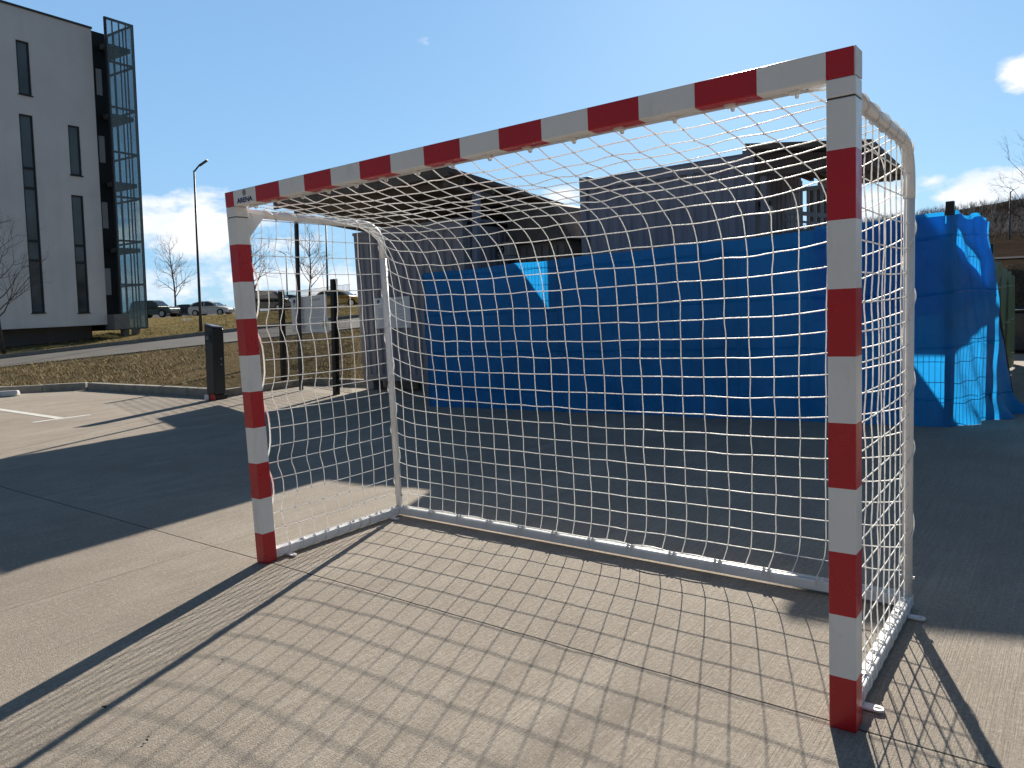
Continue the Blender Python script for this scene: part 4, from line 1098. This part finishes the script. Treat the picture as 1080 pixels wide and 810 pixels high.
# ------------------------------------------------------------------ office block with glazed stair tower
FA = atD(0, 350, 33.4); FC = atD(98, 343, 37.0); fa = FC-FA; fa[2] = 0; fa /= np.linalg.norm(fa); fn = np.array((fa[1], -fa[0], 0))
if np.dot(fn, CAM-FC) < 0: fn = -fn
P0 = np.array((FC[0], FC[1], 0))
def fac(u, v, off=0.):
    nn = np.cross(fa, UPG); nn /= np.linalg.norm(nn); p = at_plane(u, v, P0+fn*off, nn)
    return float(np.dot(p-UPG*p[2]-P0, fa)), float(p[2])
ZB = fac(98, 343)[1]; ZTOP = fac(97.5, 31)[1]; A0 = -24.; A1 = fac(98.5, 31)[0]
A1 = .5*(fac(97.5, 31)[0]+fac(111.4, 332)[0])
off_ = thing('office_block', 'white rendered office block with narrow tall dark windows at the left', 'building', (P0[0], P0[1], ZB-1))
def W3(a, b, z): return P0+fa*a+fn*b+UPG*z
def V3(z): return UPG*z
wins = []
def win(u0, v0, u1, v1, divs):
    am = []; 
    a0 = .5*(fac(u0[0], v0)[0]+fac(u0[1], v1)[0]); a1 = .5*(fac(u1[0], v0)[0]+fac(u1[1], v1)[0])
    z1 = fac((u0[0]+u1[0])/2, v0)[1]; z0 = fac((u0[1]+u1[1])/2, v1)[1]
    dz = [fac(u0[0]+(u0[1]-u0[0])*(d-v0)/(v1-v0)+4, d)[1] for d in divs]
    wins.append((a0, a1, z0, z1, dz))
win((16.5, 19.8), 43, (31, 33), 100, [])
win((21, 32.6), 121, (35.5, 46.7), 330, [177, 198, 254, 274.6])
win((72, 74), 132.5, (84, 86.5), 185, [])
win((75.5, 82), 206, (88, 94.6), 330, [259, 277])
av = sorted({A0, A1}|{q for w_ in wins for q in w_[:2]}); zv = sorted({ZB, ZTOP}|{q for w_ in wins for q in w_[2:4]})
mb = MB()
inhole = lambda a, z: any(w_[0] < a < w_[1] and w_[2] < z < w_[3] for w_ in wins)
for i in range(len(av)-1):
    for j in range(len(zv)-1):
        if inhole((av[i]+av[i+1])/2, (zv[j]+zv[j+1])/2): continue
        mb.add([W3(av[i], 0, zv[j]), W3(av[i+1], 0, zv[j]), W3(av[i+1], 0, zv[j+1]), W3(av[i], 0, zv[j+1])], [(0, 1, 2, 3)])
for a0, a1, z0, z1, dz in wins:
    q = [(a0, z0), (a1, z0), (a1, z1), (a0, z1)]
    for k in range(4):
        (x0, y0), (x1, y1) = q[k], q[(k+1) % 4]; mb.add([W3(x0, 0, y0), W3(x1, 0, y1), W3(x1, -.26, y1), W3(x0, -.26, y0)], [(0, 1, 2, 3)])
DEP = 14.
mb.add([W3(A1, 0, ZB), W3(A1, -DEP, ZB), W3(A1, -DEP, ZTOP), W3(A1, 0, ZTOP)], [(0, 1, 2, 3)])
mb.add([W3(A0, 0, ZB), W3(A0, -DEP, ZB), W3(A0, -DEP, ZTOP), W3(A0, 0, ZTOP)], [(0, 1, 2, 3)])
mb.add([W3(A0, -DEP, ZB), W3(A1, -DEP, ZB), W3(A1, -DEP, ZTOP), W3(A0, -DEP, ZTOP)], [(0, 1, 2, 3)])
mb.add([W3(A0, 0, ZB), W3(A1, 0, ZB), W3(A1, -DEP, ZB), W3(A0, -DEP, ZB)], [(0, 1, 2, 3)])
part(mb, 'wall', M['render'], off_)
mb = MB(); mb.obox(W3(A0, .05, ZTOP+.002), fa*(A1-A0+.03), -fn*(DEP+.05), V3(.09)); part(mb, 'roof', M['roofedge'], off_)
for a0, a1, z0, z1, dz in wins:
    fr = MB(); t = .07
    for lo, hi in ((a0+.003, a0+t), (a1-t, a1-.003)): fr.obox(W3(lo, -.05, z0+.003), fa*(hi-lo), -fn*.08, V3(z1-z0-.006))
    zz = [(z0+.003, z0+t), (z1-t, z1-.003)]+[(d-.06, d+.06) for d in dz]
    for lo, hi in zz: fr.obox(W3(a0+t+.001, -.052, lo), fa*(a1-a0-2*t-.002), -fn*.076, V3(hi-lo))
    wo = part(fr, 'window', M['frame'], off_)
    pn = MB(); pn.obox(W3(a0+.02, -.085, z0+.02), fa*(a1-a0-.04), -fn*.02, V3(z1-z0-.04)); part(pn, 'pane', M['glass'], wo, off_)
    sl_ = MB(); sl_.obox(W3(a0-.04, .05, z0-.045), fa*(a1-a0+.08), -fn*.21, V3(.043)); part(sl_, 'sill', M['frame'], wo, off_)
ab1 = fac(97, 345, -1.2)[0]
mb = MB(); mb.obox(W3(A0, -1.2, -.6), fa*(ab1-A0), -fn*8, V3(ZB+.596)); part(mb, 'base_wall', M['basewall'], off_)
# black recess between wall and stair screen
R1 = fac(128, 300, -.25)[0]
mb = MB(); mb.obox(W3(A1+.004, -.25, ZB-.3), fa*(R1-A1), -fn*5, V3(ZTOP-ZB+.33)); rc = part(mb, 'recess_wall', M['blackclad'], off_)
for v0, v1 in ((72, 101), (143, 172), (213, 241), (283, 311)):
    um = 100.5+(v0-72)*.045
    p0 = fac(um, v0, -.24); p1 = fac(um+7.5, v1, -.24)
    mb = MB(); mb.obox(W3(p0[0], -.245, p1[1]), fa*(p1[0]-p0[0]), fn*.03, V3(p0[1]-p1[1])); wf = part(mb, 'window', M['interior'], rc, off_)
    
# stair tower
OFF = .45
tw = thing('stair_tower', 'tall glazed stair tower with dark steel frame at the office block corner', 'stair tower', tuple(W3(2.5, -1, .9)))
S0 = .5*(fac(110, 17, OFF)[0]+fac(128, 340, OFF)[0]); S1 = .5*(fac(139.5, 27, OFF)[0]+fac(154.5, 345, OFF)[0])
ST = fac(139, 26.5, OFF)[1]; SB = fac(154, 346, OFF)[1]; SDp = 3.2
LVL = [fac(140+(v-27)*.047, v, OFF)[1] for v in (71.6, 118, 164, 210, 255, 300)]
mb = MB(); b_ = .09
def bar_(mb, a, bb, z0, z1, s=.045): mb.obox(W3(a-s, bb-s, z0), fa*2*s, fn*2*s, V3(z1-z0))
for k in range(5): bar_(mb, S0+(S1-S0)*k/4, OFF, SB, ST, .05 if k in (0, 4) else .025)
for z in [ST-.05, SB+.02]+LVL: mb.obox(W3(S0, OFF-.04, z-.045), fa*(S1-S0), fn*.1, V3(.09))
part(mb, 'front_frame', M['frame'], tw)
mb = MB(); 
for k in range(1, 5): bar_(mb, S1, OFF-SDp*k/4, SB, ST, .05 if k == 4 else .025)
for z in [ST-.05, SB+.02]+LVL: mb.obox(W3(S1-.04, OFF-.05, z-.045), fa*.08, -fn*SDp, V3(.09))
part(mb, 'side_frame', M['frame'], tw)
mb = MB()
for k in range(5): bar_(mb, S0+(S1-S0)*k/4, OFF-SDp, SB, ST, .04)
for z in [ST-.05]+LVL: mb.obox(W3(S0, OFF-SDp-.04, z-.045), fa*(S1-S0), fn*.08, V3(.09))
part(mb, 'rear_frame', M['frame'], tw)
for nm, o, e1 in (('front_glass', W3(S0, OFF+.062, SB), fa*(S1-S0)), ('side_glass', W3(S1+.052, OFF, SB), -fn*SDp), ('rear_glass', W3(S0, OFF-SDp, SB), fa*(S1-S0))):
    mb = MB(); nn = np.cross(e1, (0, 0, 1)); nn /= np.linalg.norm(nn); mb.obox(o, e1, nn*.012, V3(ST-SB)); part(mb, nm, M['towerglass'], tw)
mb = MB(); mb.obox(W3(S0+.06, OFF-SDp*.6, SB+.3), fa*(S1-S0)*.36, -fn*.12, V3(ST-SB-2.0)); part(mb, 'back_panel', M['spandrel'], tw)
for v in (52, 124, 194, 262):
    z = fac(139+(v-27)*.047, v, OFF)[1]
    mb = MB(); mb.obox(W3(S0+.08, OFF-.12, z-.2), fa*(S1-S0-.15), -fn*(SDp-.3), V3(.2)); part(mb, 'landing', M['slab'], tw)
    if z-3.2 > 0:
        mb = MB(); mb.prism([W3(S0+.3, OFF-1.9, z-.25), W3(S0+.3, OFF-1.9, z-.02), W3(S1-.4, OFF-1.9, z-1.6), W3(S1-.4, OFF-1.9, z-1.83)], -fn*1.0); part(mb, 'stair_flight', M['slab'], tw)
p0 = fac(106.5, 332, OFF+.12); p1 = fac(137, 346.5, OFF+.12)
mb = MB(); mb.obox(W3(A1+.02, OFF+.12, p1[1]), fa*(p1[0]-A1), -fn*2.2, V3(p0[1]-p1[1])); part(mb, 'plinth', M['plinth'], tw)
mb = MB(); mb.obox(W3(S0+.3, OFF-.3, p1[1]-1.2), fa*.3, -fn*.3, V3(1.19)); mb.obox(W3(S1-.5, OFF-.3, p1[1]-1.2), fa*.3, -fn*.3, V3(1.19)); part(mb, 'footing', M['plinth'], tw)
